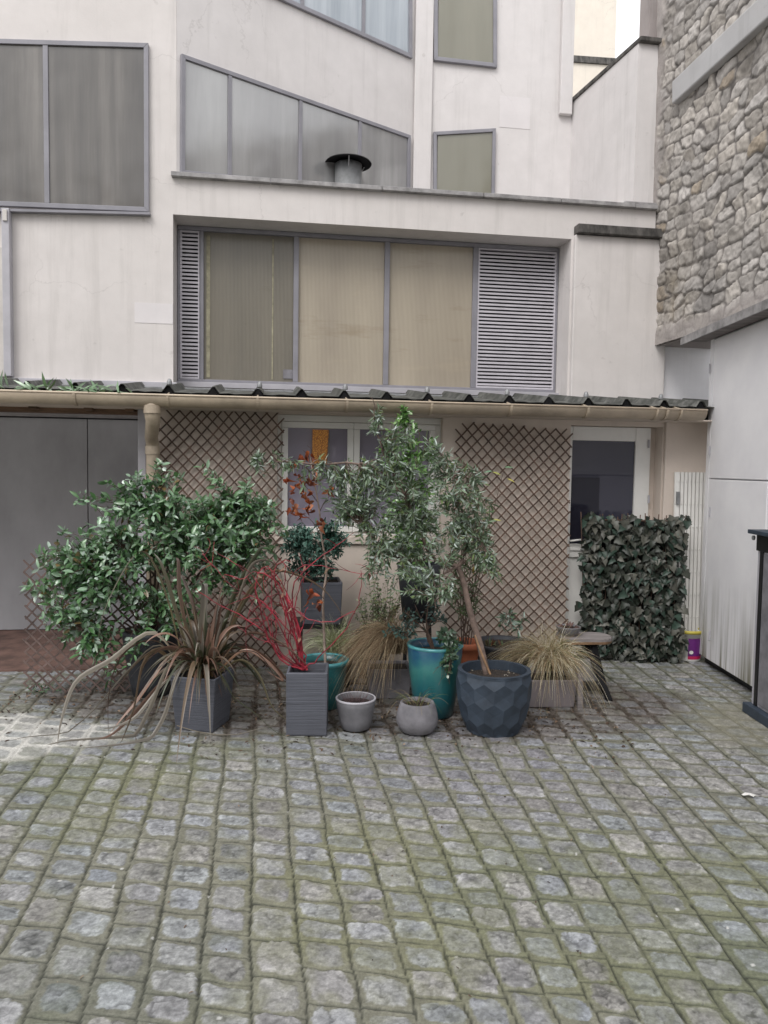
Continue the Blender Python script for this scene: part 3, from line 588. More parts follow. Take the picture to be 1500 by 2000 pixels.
# window: frame and two sashes
mb = MB(); d0=.07
mb.box(FAC,wL+.001,wR-.001,d0,d0+.07,wz_1-.055,wz_1-.001); mb.box(FAC,wL+.001,wR-.001,d0,d0+.07,wz_0+.001,wz_0+.03)
mb.box(FAC,wL+.001,wL+.035,d0,d0+.07,wz_0+.031,wz_1-.056); mb.box(FAC,wR-.05,wR-.001,d0,d0+.07,wz_0+.031,wz_1-.056)
LW = mb.build('window', M['white'], ANX, bevel=.004)
xm0,xm1 = FAC.px(676,950,d0)[0],FAC.px(703,950,d0)[0]; xm=(xm0+xm1)/2
for s0,s1 in ((wL+.036,xm-.001),(xm+.001,wR-.051)):
    z0,z1 = wz_0+.032,wz_1-.057; t=.05; sm=MB()
    sm.box(FAC,s0,s1,d0-.015,d0+.05,z1-t,z1); sm.box(FAC,s0,s1,d0-.015,d0+.05,z0,z0+t*.9)
    sm.box(FAC,s0,s0+t,d0-.015,d0+.05,z0+t*.9+.001,z1-t-.001); sm.box(FAC,s1-t,s1,d0-.015,d0+.05,z0+t*.9+.001,z1-t-.001)
    sm.build('sash', M['white'], LW, bevel=.005)
    MB().box(FAC,s0+t,s1-t,d0+.015,d0+.021,z0+t*.9,z1-t).build('pane', M['glass'], LW)
# amber woven lamp shade of the left pane, given a faint glow
lx,lz = FAC.px(624,872,d0); 
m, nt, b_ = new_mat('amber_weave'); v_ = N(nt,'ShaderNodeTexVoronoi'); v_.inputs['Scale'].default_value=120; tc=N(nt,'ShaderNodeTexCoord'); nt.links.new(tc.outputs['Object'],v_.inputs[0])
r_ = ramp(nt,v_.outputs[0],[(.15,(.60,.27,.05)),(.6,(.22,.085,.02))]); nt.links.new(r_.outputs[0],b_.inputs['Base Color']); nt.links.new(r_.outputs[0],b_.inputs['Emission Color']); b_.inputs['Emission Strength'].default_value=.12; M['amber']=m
# ------------------------------------------------------------------ door
dd0=.10; mb=MB(); z1=dzt-.003
DR = mb
gx0,gx1 = F0(1116,950,dd0),F0(1239,950,dd0); gz0,gz1 = FZ(1180,1062,dd0),FZ(1180,861,dd0); ox1 = F0(1268,950,dd0)
mb.box(FAC,dL+.001,gx0,dd0,dd0+.06,0,z1); mb.box(FAC,gx1,ox1,dd0,dd0+.06,0,z1)
mb.box(FAC,gx0+.001,gx1-.001,dd0,dd0+.06,gz1,z1); mb.box(FAC,gx0+.001,gx1-.001,dd0,dd0+.06,gz0-.12,gz0); mb.box(FAC,gx0+.001,gx1-.001,dd0,dd0+.06,0,.1)
DRO = mb.build('door', M['white'], ANX, bevel=.005)
MB().box(FAC,gx0+.001,gx1-.001,dd0+.02,dd0+.045,.101,gz0-.121).build('door_panel', M['white'], DRO)
MB().box(FAC,gx0+.0,gx1,dd0-.012,dd0-.001,gz0-.06,gz0-.035).build('door_moulding', M['white'], DRO, bevel=.004)
gm_z = FZ(1180,933,dd0); gm_x = F0(1172,950,dd0)
MB().box(FAC,gx0+.001,gx1-.001,dd0+.02,dd0+.027,gz0,gz1).build('door_pane', M['glassdoor'], DRO)
MB().box(FAC,gx0+.003,gm_x,dd0+.012,dd0+.0195,gz0+.002,gm_z).build('pane_reflection', M['glassdoor2'], DRO)  # dark quadrant painted on the glass as the reflection of windows opposite
hp = FAC.pt(F0(1112,1056,dd0),dd0-.03,FZ(1112,1056,dd0)); hq = FAC.pt(F0(1131,1055,dd0),dd0-.05,FZ(1131,1053,dd0))
MB().tube([FAC.pt(F0(1112,1056,dd0),dd0,FZ(1112,1056,dd0)),hp,hq],.009,8).build('door_handle', M['white'], DRO, smooth=True)
MB().box(FAC,ox1+.001,dR-.001,dd0+.03,dd0+.21,0,z1).build('door_jamb', M['beige'], ANX)
for y in (867,975,1130):
    p_,z_ = FAC.px(1267,y,dd0-.01); MB().tube([FAC.pt(p_,dd0-.012,z_-.035),FAC.pt(p_,dd0-.012,z_+.035)],.009,8).build('hinge', M['framelight'], DRO)
MB().box(FAC,dL,dR,.0,.25,-.04,.03).build('threshold', M['cement'], ANX)
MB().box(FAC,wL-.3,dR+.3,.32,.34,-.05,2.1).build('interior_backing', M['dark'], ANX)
# ------------------------------------------------------------------ garage recess
gd=1.5
gz_ = FZ(100,817,gd); gx_r = F0(290,1000,gd); seam = F0(172,1000,gd)
MB().box(FAC,sL,seam-.004,gd,gd+.05,FZ(20,1230,gd),gz_).build('garage_door', M['garage'], ANX, bevel=.003)
MB().box(FAC,seam+.004,gx_r+.3,gd,gd+.05,FZ(20,1230,gd),gz_).build('garage_door', M['garage'], ANX, bevel=.003)
MB().box(FAC,sL,gx_r+.3,gd-.02,gd+.1,gz_+.012,2.3).build('door_header', simple('grey_header',(.22,.21,.21),.7,.15,4), ANX)
MB().box(FAC,sL,gx_r+.3,gd+.051,gd+.1,-.05,gz_+.012).build('door_backing', M['black'], ANX)
MB().box(FAC,gx_r+.30,gx_r+.34,.221,gd+.1,-.04,2.3).build('recess_side_wall', M['garage'], ANX)
bz0,bz1 = FZ(100,806,.05),FZ(100,778,.05)
MB().box(FAC,sL,aG-.032,.03,.15,bz0,bz1).build('timber_beam', M['beam'], ANX, bevel=.006)
for x in (68,175,255):
    a_=F0(x,800,.0); MB().box(FAC,a_-.03,a_+.03,-.06,.029,bz0+.02,bz0+.075).build('rafter_end', M['beam'], ANX)
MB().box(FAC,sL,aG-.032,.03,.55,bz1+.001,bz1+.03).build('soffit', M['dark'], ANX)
fl = MB().box(FAC,sL,gx_r+.3,.0,gd+.1,-.04,.012).build('recess_floor', simple('red_tile_floor',(.13,.075,.06),.85,.4,5,bumps=.4,bscale=20), ANX)
# ------------------------------------------------------------------ corrugated roof
zr0 = FZ(345,769,-.30); zr1 = FZ(345,761,.50)
def build_roof():
    ribs = [-60,20,60,150,240,330,422,507,591,675,755,836,914,993,1070,1148,1222,1295,1362]
    ra = [FAC.px(x,760,-.3)[0] for x in (240,330,422,507,591,675,755,836,914,993,1070,1148,1222,1295)]
    pitch = (ra[-1]-ra[0])/(len(ra)-1); start = ra[0]-pitch*9
    prof = []; RC = []
    R = np.random.default_rng(3)
    a = start
    while a < aFar:
        prof += [(a-.046,0),(a-.010,.048),(a+.010,.048),(a+.046,0)]; RC.append(a)
        for t in (.3,.5,.7): prof.append((a+.046+t*(pitch-.092), R.uniform(-.006,.004)))
        a += pitch
    mb = MB(); nseg = 6; th_ = .004; V=[]; P=FAC.pt
    for s in range(nseg+1):
        t = s/nseg; d = -.33+t*.86; zz = zr0+.012+(zr1-zr0)*t
        for (a,h) in prof:
            jig = R.uniform(-.018,.012) if s==0 else 0
            V.append(P(a,d+jig,zz+h))
    n=len(prof); top=list(V); V=V+[p-np.array([0,0,th_]) for p in V]; k=len(top); Fs=[]
    for s in range(nseg):
        for i in range(n-1):
            q=(s*n+i,s*n+i+1,(s+1)*n+i+1,(s+1)*n+i); Fs.append(q); Fs.append(tuple(x+k for x in q[::-1]))
    for i in range(n-1): Fs.append((i,i+k,i+1+k,i+1)) 
    mb.add(V,Fs)
    m, nt, b = new_mat('mossy_sheet_roof'); n1=noise(nt,9,6,.7); n2=noise(nt,30,4,.6)
    r=ramp(nt,n1.outputs[0],[(.32,(.022,.024,.02)),(.5,(.075,.077,.07)),(.68,(.17,.17,.16))]); nt.links.new(r.outputs[0],b.inputs['Base Color']); b.inputs['Roughness'].default_value=.75; bump(nt,b,n2.outputs[0],.5,.006)
    rf = mb.build('roof_sheet', m, ANX, fix=False)
    cl = MB()
    for a in RC: cl.poly(FAC,[(a-.05,zr0-.02),(a+.05,zr0-.02),(a+.011,zr0+.054),(a-.011,zr0+.054)],-.318,-.28)  # black fill painting the shade inside the open rib ends
    cl.build('rib_end_shade', M['dark'], rf)
    # black strip painting the shade of the gap under the sheet
    MB().box(FAC,start,aFar,-.20,-.17,zr0-.10,zr0-.001+.015).build('eave_gap_shade', M['dark'], ANX)
    MB().box(FAC,sL,aFar,-.29,.5,zr0-.105,zr0-.095).build('eave_soffit', M['beige'], ANX)
    for i in range(0,len(ra),2):
        j = i+1
        if j>=len(ra): continue
        p=P(ra[j],-.27,zr0+.07)
        MB().tube([p,p+np.array([0,0,.03])],.008,8).lathe(p,[(0,.045),(.012,.04),(.02,.02),(.02,.0)],10).build('roof_hook', M['zinc'], rf, smooth=True)
build_roof()
# gutter
gz = (FZ(100,766,-.36)+FZ(1300,802,-.36))/2; ga0=sL; ga1=F0(1372,805,-.36)
def gut(mb,a0,a1,r,rin,dc=-.36,z=gz,n=14):
    V=[];Fs=[]
    for a in (a0,a1):
        for rr in (r,rin):
            for k in range(n+1):
                g_=math.pi*k/n; V.append(FAC.pt(a,dc-rr*math.cos(g_),z-rr*math.sin(g_)*1.05))
    m_=n+1
    for k in range(n):
        Fs.append((k,k+1,2*m_+k+1,2*m_+k)); Fs.append((m_+k+1,m_+k,3*m_+k,3*m_+k+1))
        Fs.append((k+1,k,m_+k,m_+k+1)); Fs.append((2*m_+k,2*m_+k+1,3*m_+k+1,3*m_+k))
    for e in (0,n): Fs.append((e,2*m_+e,3*m_+e,m_+e))
    mb.add(V,Fs)
mb=MB(); gut(mb,ga0,ga1,.078,.072)
GT=mb.build('gutter',M['gutter'],ANX,smooth=True)
MB().tube([FAC.pt(ga0,-.438,gz+.002),FAC.pt(ga1,-.438,gz+.002)],.008,8).build('gutter_bead',M['gutterrim'],GT,smooth=True)
for x in (145,327,503,678,843,998,1148,1283,1303,1330):
    a_=F0(x,790,-.42); mb=MB(); w_=.010 if x not in (1283,1330) else .008; gut(mb,a_-w_,a_+w_,.084,.0785)
    mb.tube([FAC.pt(a_,-.44,gz),FAC.pt(a_,-.30,gz+.03)],.007,6); mb.build('gutter_bracket',M['gutter'],GT)
# downpipe
a_=F0(297,800,-.36); a2_=F0(298,900,-.10); P=FAC.pt
mb=MB(); mb.tube([P(a_,-.36,gz-.05),P(a_,-.36,gz-.10),P(a_,-.355,gz-.15),P(a_,-.32,gz-.19),P(a2_,-.16,gz-.30),P(a2_,-.105,gz-.34),P(a2_,-.095,gz-.40),P(a2_,-.095,.02)],[.055,.055,.055,.052,.05,.05,.05,.05],20)
DP=mb.build('downpipe',M['gutter'],ANX,smooth=True)
for z_ in (gz-.10,): MB().lathe(P(a_,-.36,z_),[(.055,-.03),(.062,-.03),(.062,.03),(.055,.03)],24).build('pipe_collar',M['gutter'],DP)
for z_ in (gz-.40,gz-.62,.9): MB().lathe(P(a2_,-.095,z_),[(.05,-.03),(.056,-.03),(.056,.035),(.05,.035)],24).build('pipe_collar',M['gutter'],DP)
# ------------------------------------------------------------------ shed on the right
q0 = G(1363,1291); q1_ = G(1464,1356); SA = math.atan2(q1_[1]-q0[1], q1_[0]-q0[0])
SH = Plane((q0[0],q0[1]), SA)
SHD = empty('garden_shed', (q0[0]+.4,q0[1]-.6,0), 'white painted panelled shed with mossy stained foot and thin grey roof', 'shed')
zt = SH.px(1378,664)[1]; zgv = SH.px(1385,935)[1]; zb_=.07
s_end = SH.px(1489,1200)[0]
S_b = lambda x: SH.px(x,935)[0]
MB().box(SH,0,3.6,.03,1.2,zb_+.02,zt).build('body', M['shed'], SHD)
MB().box(SH,0,3.6,.06,1.15,-.03,zb_+.02).build('plinth', M['black'], SHD)
MB().box(SH,0,S_b(1384),-.0,.029,zb_,zt).build('corner_post', M['shed'], SHD, bevel=.004)
up_ = MB().box(SH,S_b(1386),s_end,-.006,.029,zgv+.006,zt-.03).build('cabinet_door', M['shed'], SHD, bevel=.004)
lo_ = MB().box(SH,S_b(1386),s_end,-.006,.029,zb_,zgv-.004).build('cabinet_door', M['shed'], SHD, bevel=.004)
MB().box(SH,s_end+.01,3.6,-.004,.029,zgv+.006,zt-.03).build('fixed_panel', M['shed'], SHD, bevel=.004)
MB().box(SH,s_end+.01,3.6,.012,.029,zb_,zgv-.004).build('fixed_panel', M['cement'], SHD)
for y,par in ((720,up_),(880,up_),(1000,lo_),(1240,lo_)):
    s_,z_ = SH.px(1386,y,-.012); MB().tube([SH.pt(s_,-.012,z_-.04),SH.pt(s_,-.012,z_+.04)],.007,8).build('hinge', M['framelight'], par)
rv=[]
for s_ in (-.22,3.7):
    rv+= [SH.pt(s_,-.16,zt+.00),SH.pt(s_,1.2,zt+.30),SH.pt(s_,1.2,zt+.33),SH.pt(s_,-.16,zt+.03)]
MB().add(rv,[(0,1,2,3),(7,6,5,4),(0,4,5,1),(1,5,6,2),(2,6,7,3),(3,7,4,0)]).build('shed_roof', M['zinc'], SHD, bevel=.004)
MB().box(SH,-.22,3.7,-.175,-.162,zt-.03,zt+.035).build('fascia', M['coping'], SHD)
MB().box(SH,-.1,3.7,-.14,.0,zt-.02,zt-.005).build('roof_batten', M['wood'], SHD)
# ------------------------------------------------------------------ dark cabinet at right edge
cx = G(1467,1392); CB = Plane((cx[0],cx[1]), -math.pi/2+.0)
zc1 = CB.px(1467,1032)[1]
CAB = empty('storage_cabinet', (cx[0]+.3,cx[1]-.5,0), 'low grey storage cabinet with black top slab at the right edge', 'cabinet')
MB().box(CB,0,1.3,.0,.7,.07,zc1-.14).build('body', M['framelight'], CAB)
MB().box(CB,-.04,1.35,-.06,.75,zc1-.028,zc1).build('top_slab', M['anthracite'], CAB, bevel=.004)
MB().box(CB,-.005,1.3,-.012,.7,zc1-.14,zc1-.029).build('top_rail', M['black'], CAB)
MB().box(CB,.05,.085,-.014,-.001,.07,zc1-.141).build('door_stile', M['black'], CAB, bevel=.003)
MB().box(CB,.10,.75,-.012,-.001,.09,zc1-.15).build('cabinet_door', M['concrete'], CAB, bevel=.003)
MB().box(CB,-.03,1.35,-.05,.7,.0,.069).build('base_rail', M['anthracite'], CAB, bevel=.006)
c_ = CB.pt(.0,-.03,zc1-.055); MB().tube([c_,c_+np.array([-.012,0,0])],.016,12).build('knob', M['zinc'], CAB)
# ------------------------------------------------------------------ trellises
def lattice(name, pl, quad, nx, nz, d, mat, label, w=.012, seed=1, hide=None):
    R=np.random.default_rng(seed); BL,BR,TR,TL=[np.array(p) for p in quad]; mb=MB()
    def mp(u,v): 
        p=(BL*(1-u)+BR*u)*(1-v)+(TL*(1-u)+TR*u)*v; return p+np.array([.010*math.sin(v*5+seed*2+u*3)+.006*math.sin(v*13+u*7),.009*math.sin(u*6+v*4+seed)+.005*math.sin(u*15)])
    def seg(u0,v0,u1,v1,dd):
        k=max(2,int((abs(u1-u0)*nx)/3)+1); pts=[]
        for i in range(k+1):
            t=i/k; p=mp(u0+(u1-u0)*t,v0+(v1-v0)*t); pts.append((p[0],p[1]))
        for i in range(k):
            a=pl.pt(pts[i][0]+.0,dd,pts[i][1]); b=pl.pt(pts[i+1][0],dd,pts[i+1][1]); e=(b-a)/np.linalg.norm(b-a)
            if i==0: a=a-e*R.uniform(.0,.022)
            if i==k-1: b=b+e*R.uniform(.0,.022)
            mb.bar(a,b,w,.006,-pl.n)
    for c in range(-nz,nx):      # u*nx - v*nz = c  (rising right)
        lo=max(0,c); hi=min(nx,c+nz)
        if hi-lo<.5: continue
        cc=c+.5+R.uniform(-.05,.05); lo=max(0,cc); hi=min(nx,cc+nz); seg(lo/nx,(lo-cc)/nz,hi/nx,(hi-cc)/nz,d)
    for c in range(0,nx+nz):     # u*nx + v*nz = c
        cc=c+.5+R.uniform(-.05,.05); lo=max(0,cc-nz); hi=min(nx,cc)
        if hi-lo<.5: continue
        seg(lo/nx,(cc-lo)/nz,hi/nx,(cc-hi)/nz,d-.0075)
    o=mb.build(name,mat,None,pl.pt((BL[0]+BR[0])/2,d,min(BL[1],BR[1])),fix=False); tag(o,label,'trellis','expanding willow trellises'); return o
Q=lambda x,y,d=-.04: FAC.px(x,y,d)
lattice('trellis',FAC,[Q(318,1310),Q(540,1310),Q(553,806),Q(313,801)],11,22,-.03,M['slats'],'brown diamond trellis on the wall between the downpipe and the window',seed=1)
lattice('trellis',FAC,[Q(868,1250),Q(1103,1247),Q(1118,838),Q(892,828)],11,19,-.03,M['slats'],'brown diamond trellis on the wall between the window and the door',seed=2)
tp=G(48,1352); TP=Plane((tp[0],tp[1]), math.atan2(.05,1))
q=[TP.px(46,1345),TP.px(300,1350),TP.px(300,1090),TP.px(52,1085)]
lattice('trellis',TP,q,11,12,0,M['slatsgrey'],'low weathered trellis standing on the cobbles in front of the grey doors',seed=3)
# ------------------------------------------------------------------ folding gate, bucket, ivy screen
ga=FAC.px(1310,1240,-.07)[0]; gz0_=.05; gz1_=FZ(1330,922,-.06)
GATE=empty('folding_gate', FAC.pt(ga+.15,-.07,0), 'folded white concertina security gate leaning against the beige wall', 'gate')
for k in range(8):
    a=ga+.012+k*.036; a2=a-.02*(0 if k else 1)
    mb=MB(); P=FAC.pt
    mb.hexa([P(a,-.09,gz0_),P(a+.026,-.09,gz0_),P(a+.026,-.07,gz0_),P(a,-.07,gz0_),P(a2,-.055,gz1_),P(a+.026,-.055,gz1_),P(a+.026,-.037,gz1_),P(a2,-.037,gz1_)])
    rv=mb
    for r in range(8):
        t=(r+.6)/8; p=P(a+.013,-.09+.035*t,gz0_+(gz1_-gz0_)*t); rv.tube([p-FAC.n*.001,p-FAC.n*.008],.006,6)
    mb.build('gate_bar',M['white'],GATE)
MB().box(FAC,ga+.005,ga+.03,-.085,-.06,gz1_-.28,gz1_-.17).build('lock_plate',M['zinc'],GATE,bevel=.003)
bc=G(1352,1293); bc=np.array([bc[0],bc[1]+.1,0]); BK=empty('paint_bucket',bc,'white plastic paint bucket with purple label and yellow rim beside the shed','bucket')
MB().lathe(bc,[(0,0),(.098,0),(.102,.01),(.115,.235),(.121,.236),(.121,.25),(.112,.25),(.1,.02),(0,.02)],40).build('bucket_body',M['white'],BK,smooth=True)
MB().lathe(bc,[(.117,.243),(.126,.243),(.126,.268),(.117,.272),(.108,.262),(.117,.243)],40).build('bucket_rim',simple('yellow_plastic',(.5,.42,.07),.5,.1),BK,smooth=True)
def wrap(name,r0,r1,z0,z1,g0,g1,mat,par,n=16):
    mb=MB();V=[];Fs=[]
    for z,r in ((z0,r0),(z1,r1)):
        for k in range(n+1):
            g_=g0+(g1-g0)*k/n; V.append((bc[0]+r*math.cos(g_),bc[1]+r*math.sin(g_),z))
    for k in range(n): Fs.append((k,k+1,n+2+k,n+1+k))
    mb.add(V,Fs); return mb.build(name,mat,par)
g0,g1=math.radians(-112),math.radians(-30)
lb=wrap('label_band',.1065,.1145,.05,.205,g0,g1,simple('purple_print',(.13,.02,.17),.45,.1),BK)
wrap('label_stripe',.1045,.1068,.022,.05,g0,g1,simple('magenta_print',(.5,.02,.10),.45,.1),lb)
ov=MB();V=[];k0=math.radians(-98)
for k in range(16):
    g_=2*math.pi*k/16; aa_=k0+.16*math.cos(g_); V.append((bc[0]+.1115*math.cos(aa_),bc[1]+.1115*math.sin(aa_),.085+.016*math.sin(g_)))
ov.add(V,[tuple(range(16))]).build('label_logo',M['white'],lb)
# ================================================================== PLANTS
def nrm(v): return v/(np.linalg.norm(v,axis=-1,keepdims=True)+1e-9)
LEAF = {  # (t, half width fraction)
 'oval': [(.22,.72),(.5,1.),(.78,.66)], 'lance': [(.3,.85),(.62,.85)], 'broad': [(.12,.75),(.35,1.),(.65,.8),(.85,.4)], 'ivy': [(.06,.62),(.18,1.),(.4,.62),(.55,.72),(.78,.3)]}
def leaves(name, P, D, U, L, Wd, mat, parent, cols, shape='oval', fold=.25, curl=.15, origin=None, twist=None):
    n=len(P); 
    if n==0: return None
    D=nrm(D); S=nrm(np.cross(D,U)); U=np.cross(S,D); prof=LEAF[shape]; m=len(prof); k=2+3*m
    L=np.broadcast_to(L,(n,))[:,None]; Wd=np.broadcast_to(Wd,(n,))[:,None]; curl=np.broadcast_to(curl,(n,))[:,None]; V=np.zeros((n,k,3))
    V[:,0]=P
    for i,(t,w) in enumerate(prof):
        c=P+D*L*t-U*L*curl*t*t; sd=S*Wd*.5*w; up=U*Wd*.5*w*fold
        V[:,1+3*i]=c+sd+up; V[:,2+3*i]=c; V[:,3+3*i]=c-sd+up
    V[:,k-1]=P+D*L-U*L*curl
    T=[(0,2,1),(0,3,2)]
    for i in range(m-1):
        a=1+3*i; b=a+3; T+=[(a,a+1,b+1),(a,b+1,b),(a+1,a+2,b+2),(a+1,b+2,b+1)]
    a=1+3*(m-1); T+=[(a,a+1,k-1),(a+1,a+2,k-1)]
    T=np.array(T)[None]+(np.arange(n)*k)[:,None,None]
    C=np.repeat(cols[:,None,:],k,1); C[:,2:k-1:3]*=1.12
    return tri_mesh(name,V.reshape(-1,3),T.reshape(-1,3),mat,parent,origin,C.reshape(-1,3).clip(.003,.9),True)
def ribbons(name, Ps, Wd, Nn, mat, parent, cols, fold=.3, origin=None):
    """Ps (n,K,3) paths, Wd (n,K) widths, Nn (n,3) side vectors"""
    n,K,_=Ps.shape; T_=nrm(np.gradient(Ps,axis=1)); S=nrm(np.broadcast_to(Nn[:,None,:],Ps.shape)); S=nrm(S-T_*np.sum(S*T_,2,keepdims=True)); U=np.cross(S,T_)
    hw=Wd[...,None]*.5
    V=np.stack([Ps+S*hw+U*hw*fold, Ps, Ps-S*hw+U*hw*fold],2)    # n,K,3,3
    I=np.arange(n*K*3).reshape(n,K,3); a=I[:,:-1,:-1];b=I[:,:-1,1:];c=I[:,1:,1:];d=I[:,1:,:-1]
    T=np.stack([a.ravel(),b.ravel(),c.ravel(),d.ravel()],1)
    C=np.repeat(np.repeat(cols[:,None,None,:],K,1),3,2)
    if cols.ndim==3: C=np.repeat(cols[:,:,None,:],3,2)
    C=C.copy(); C[:,:,1]*=.72; C[:,:,0]*=1.25
    return tri_mesh(name,V.reshape(-1,3),T,mat,parent,origin,C.reshape(-1,3).clip(.003,.9),True)
def tubes(name, Ps, Rs, mat, parent, sides=4, origin=None):
    n,K,_=Ps.shape; T_=nrm(np.gradient(Ps,axis=1)); A=nrm(np.cross(T_,np.array([.31,.17,.93]))); B=np.cross(T_,A)
    g_=2*np.pi*np.arange(sides)/sides; ring=A[:,:,None,:]*np.cos(g_)[None,None,:,None]+B[:,:,None,:]*np.sin(g_)[None,None,:,None]
    V=Ps[:,:,None,:]+ring*Rs[:,:,None,None]; I=np.arange(n*K*sides).reshape(n,K,sides); J=np.roll(I,-1,2)
    T=np.stack([I[:,:-1].ravel(),J[:,:-1].ravel(),J[:,1:].ravel(),I[:,1:].ravel()],1)
    return tri_mesh(name,V.reshape(-1,3),T,mat,parent,origin,None,True)
def bez(p0,p1,p2,K):
    t=np.linspace(0,1,K)[None,:,None]; return (1-t)**2*p0[:,None]+2*t*(1-t)*p1[:,None]+t*t*p2[:,None]
def spline(pts,n=24):
    pts=np.array(pts,float); m=len(pts); out=[]
    for q in np.linspace(0,m-1.0001,n):
        i=int(q); t=q-i; p0=pts[max(i-1,0)];p1=pts[i];p2=pts[min(i+1,m-1)];p3=pts[min(i+2,m-1)]
        out.append(.5*((2*p1)+(-p0+p2)*t+(2*p0-5*p1+4*p2-p3)*t*t+(-p0+3*p1-3*p2+p3)*t**3))
    return np.array(out)
def ell(R, n, px, py, rx, ry, D, dd, shell=0.):
    """points in an ellipsoid centred on a pixel at depth D"""
    u=nrm(R.normal(size=(n,3))); r=(R.uniform(shell**3,1,n)**(1/3))[:,None]; c=W(px,py,D); k=D/F
    return c+u*r*np.array([rx*k,dd,ry*k])
def blob_targets(R, blobs):
    return np.concatenate([ell(R,*b) for b in blobs])
def pal(R, n, cols, var=.2, w=None):
    c=np.array(cols)[R.choice(len(cols),n,p=w)]; return c*(1+R.uniform(-var,var,(n,1)))
def shrub(R, parent, roots, targets, mat, cols, L, Wd, shape='oval', nl=9, K=9, t0=.45, rise=.12, sag=.0, twig=None, rad=.0025, spread=1., fold=.25, curl=.15, up=.6, cw=None, var=.22, tmat=None, pairs=True, name='foliage', lean=.55, cvar=None):
    n=len(targets); roots=np.array(roots); d=np.linalg.norm(targets[:,None]-roots[None],axis=2); ri=np.argmin(d+R.uniform(0,.12,d.shape),1); p0=roots[ri]
    mid=(p0+targets)/2+np.array([0,0,1.])*(rise+R.normal(0,.03,n))[:,None]+R.normal(0,.03,(n,3)); tg=targets-np.array([0,0,1.])*sag
    Ps=bez(p0,mid,tg,K); Rs=np.linspace(rad*1.6,rad*.45,K)[None]*R.uniform(.7,1.2,(n,1))
    if tmat: tubes('twigs',Ps,Rs,tmat,parent,4)
    t=np.linspace(t0,1.,nl)[None]+R.uniform(-.02,.02,(n,nl)); t=t.clip(0,1)*(K-1); i=np.minimum(t.astype(int),K-2); f=(t-i)[...,None]; ar=np.arange(n)[:,None]
    pos=Ps[ar,i]*(1-f)+Ps[ar,i+1]*f; tan=nrm(Ps[ar,i+1]-Ps[ar,i])
    rnd=nrm(np.cross(tan,R.normal(size=(n,1,3))*.5+np.array([0,0,1.]))); phase=(np.arange(nl)%2)[None,:,None]
    q=np.cross(tan,rnd); perp=rnd*np.where(phase,1,.55)+q*np.where(phase,.25,.8)*np.sign(R.normal(size=(n,nl,1)))
    if pairs:
        pos=np.concatenate([pos,pos],1); perp=np.concatenate([perp,-perp],1); tan=np.concatenate([tan,tan],1)
    pos=pos.reshape(-1,3); perp=nrm(perp.reshape(-1,3)); tan=tan.reshape(-1,3); m=len(pos)
    D=nrm(tan*lean+perp*spread+R.normal(0,.28,(m,3))); U=nrm(np.array([0,-.35,1.])*up+R.normal(0,.5,(m,3)))
    c=pal(R,m,cols,var,cw)
    return leaves(name,pos,D,U,L*R.uniform(.42,1.2,m),Wd*R.uniform(.6,1.2,m),mat,parent,c,shape,fold,R.uniform(-.1,2.6*curl,m))
# ------------------------------------------------------------------ pot shapes
def round_pot(parent, c, prof, mat, soilz, soilr, rimmat=None, rim=None, n=56, body='pot'):
    b=MB().lathe(c,prof,n).build(body,mat,parent,smooth=True)
    if rim: MB().lathe(c,rim,n).build('rim',rimmat or mat,b,smooth=True)
    MB().disc((c[0],c[1],c[2]+soilz),soilr,28,.012).build('soil',M['soil'],b,smooth=False)
    return b
def base_at(px,py,r):             # centre of a round base whose front touches pixel row py
    g_=G(px,py); return np.array([g_[0]*(g_[1]+r)/g_[1],g_[1]+r,0.])
def box_pot(parent, c, ang, w, dp, h, mat, taper=.85, t=.016, rimh=.0, soil=.05):
    pl=Plane((c[0],c[1]),ang); b=MB(); o=(w/2,dp/2); P=pl.pt; z0=c[2]
    ring=lambda a,d,z:[P(-a,-d,z0+z),P(a,-d,z0+z),P(a,d,z0+z),P(-a,d,z0+z)]
    v=ring(o[0]*taper,o[1]*taper,0)+ring(o[0],o[1],h)+ring(o[0]-t,o[1]-t,h)+ring(o[0]*.93-t,o[1]*.93-t,h-soil-.02)
    f=[(3,2,1,0)]
    for k in range(3):
        for i in range(4): f.append((4*k+i,4*k+(i+1)%4,4*k+4+(i+1)%4,4*k+4+i))
    b.add(v,f); ob=b.build('pot',mat,parent,bevel=.006)
    MB().add(ring(o[0]*.97-t,o[1]*.97-t,h-soil),[(0,1,2,3)]).build('soil',M['soil'],ob); return ob,pl
# ---- star jasmine on the left ------------------------------------------------
R=np.random.default_rng(11)
c=base_at(292,1372,.17)+np.array([0,.05,0])
T=empty('potted_jasmine',c,'large rounded jasmine bush with oval pale green leaves over the left trellis','plant')
round_pot(T,c,[(0,0),(.13,0),(.15,.1),(.19,.36),(.2,.44),(.2,.46),(.18,.46),(.165,.38)],M['darkpot'],.4,.17)
tops=[c+np.array([0,0,.45]),W(300,1180,5.3),W(330,1060,5.35),W(250,1080,5.25),W(420,1050,5.4),W(200,1130,5.2),W(290,1000,5.4),W(470,1010,5.45),W(160,1230,5.15)]
for i,p in enumerate(tops[1:]):
    pass
stem=np.stack([spline([c+np.array([R.uniform(-.05,.05),R.uniform(-.05,.05),.4]),(c+np.array([0,0,.45])+p)/2+R.normal(0,.05,3),p],12) for p in tops[1:] for _ in range(2)])
tubes('stems',stem,np.linspace(.008,.004,12)[None].repeat(len(stem),0),M['twig'],T,6)
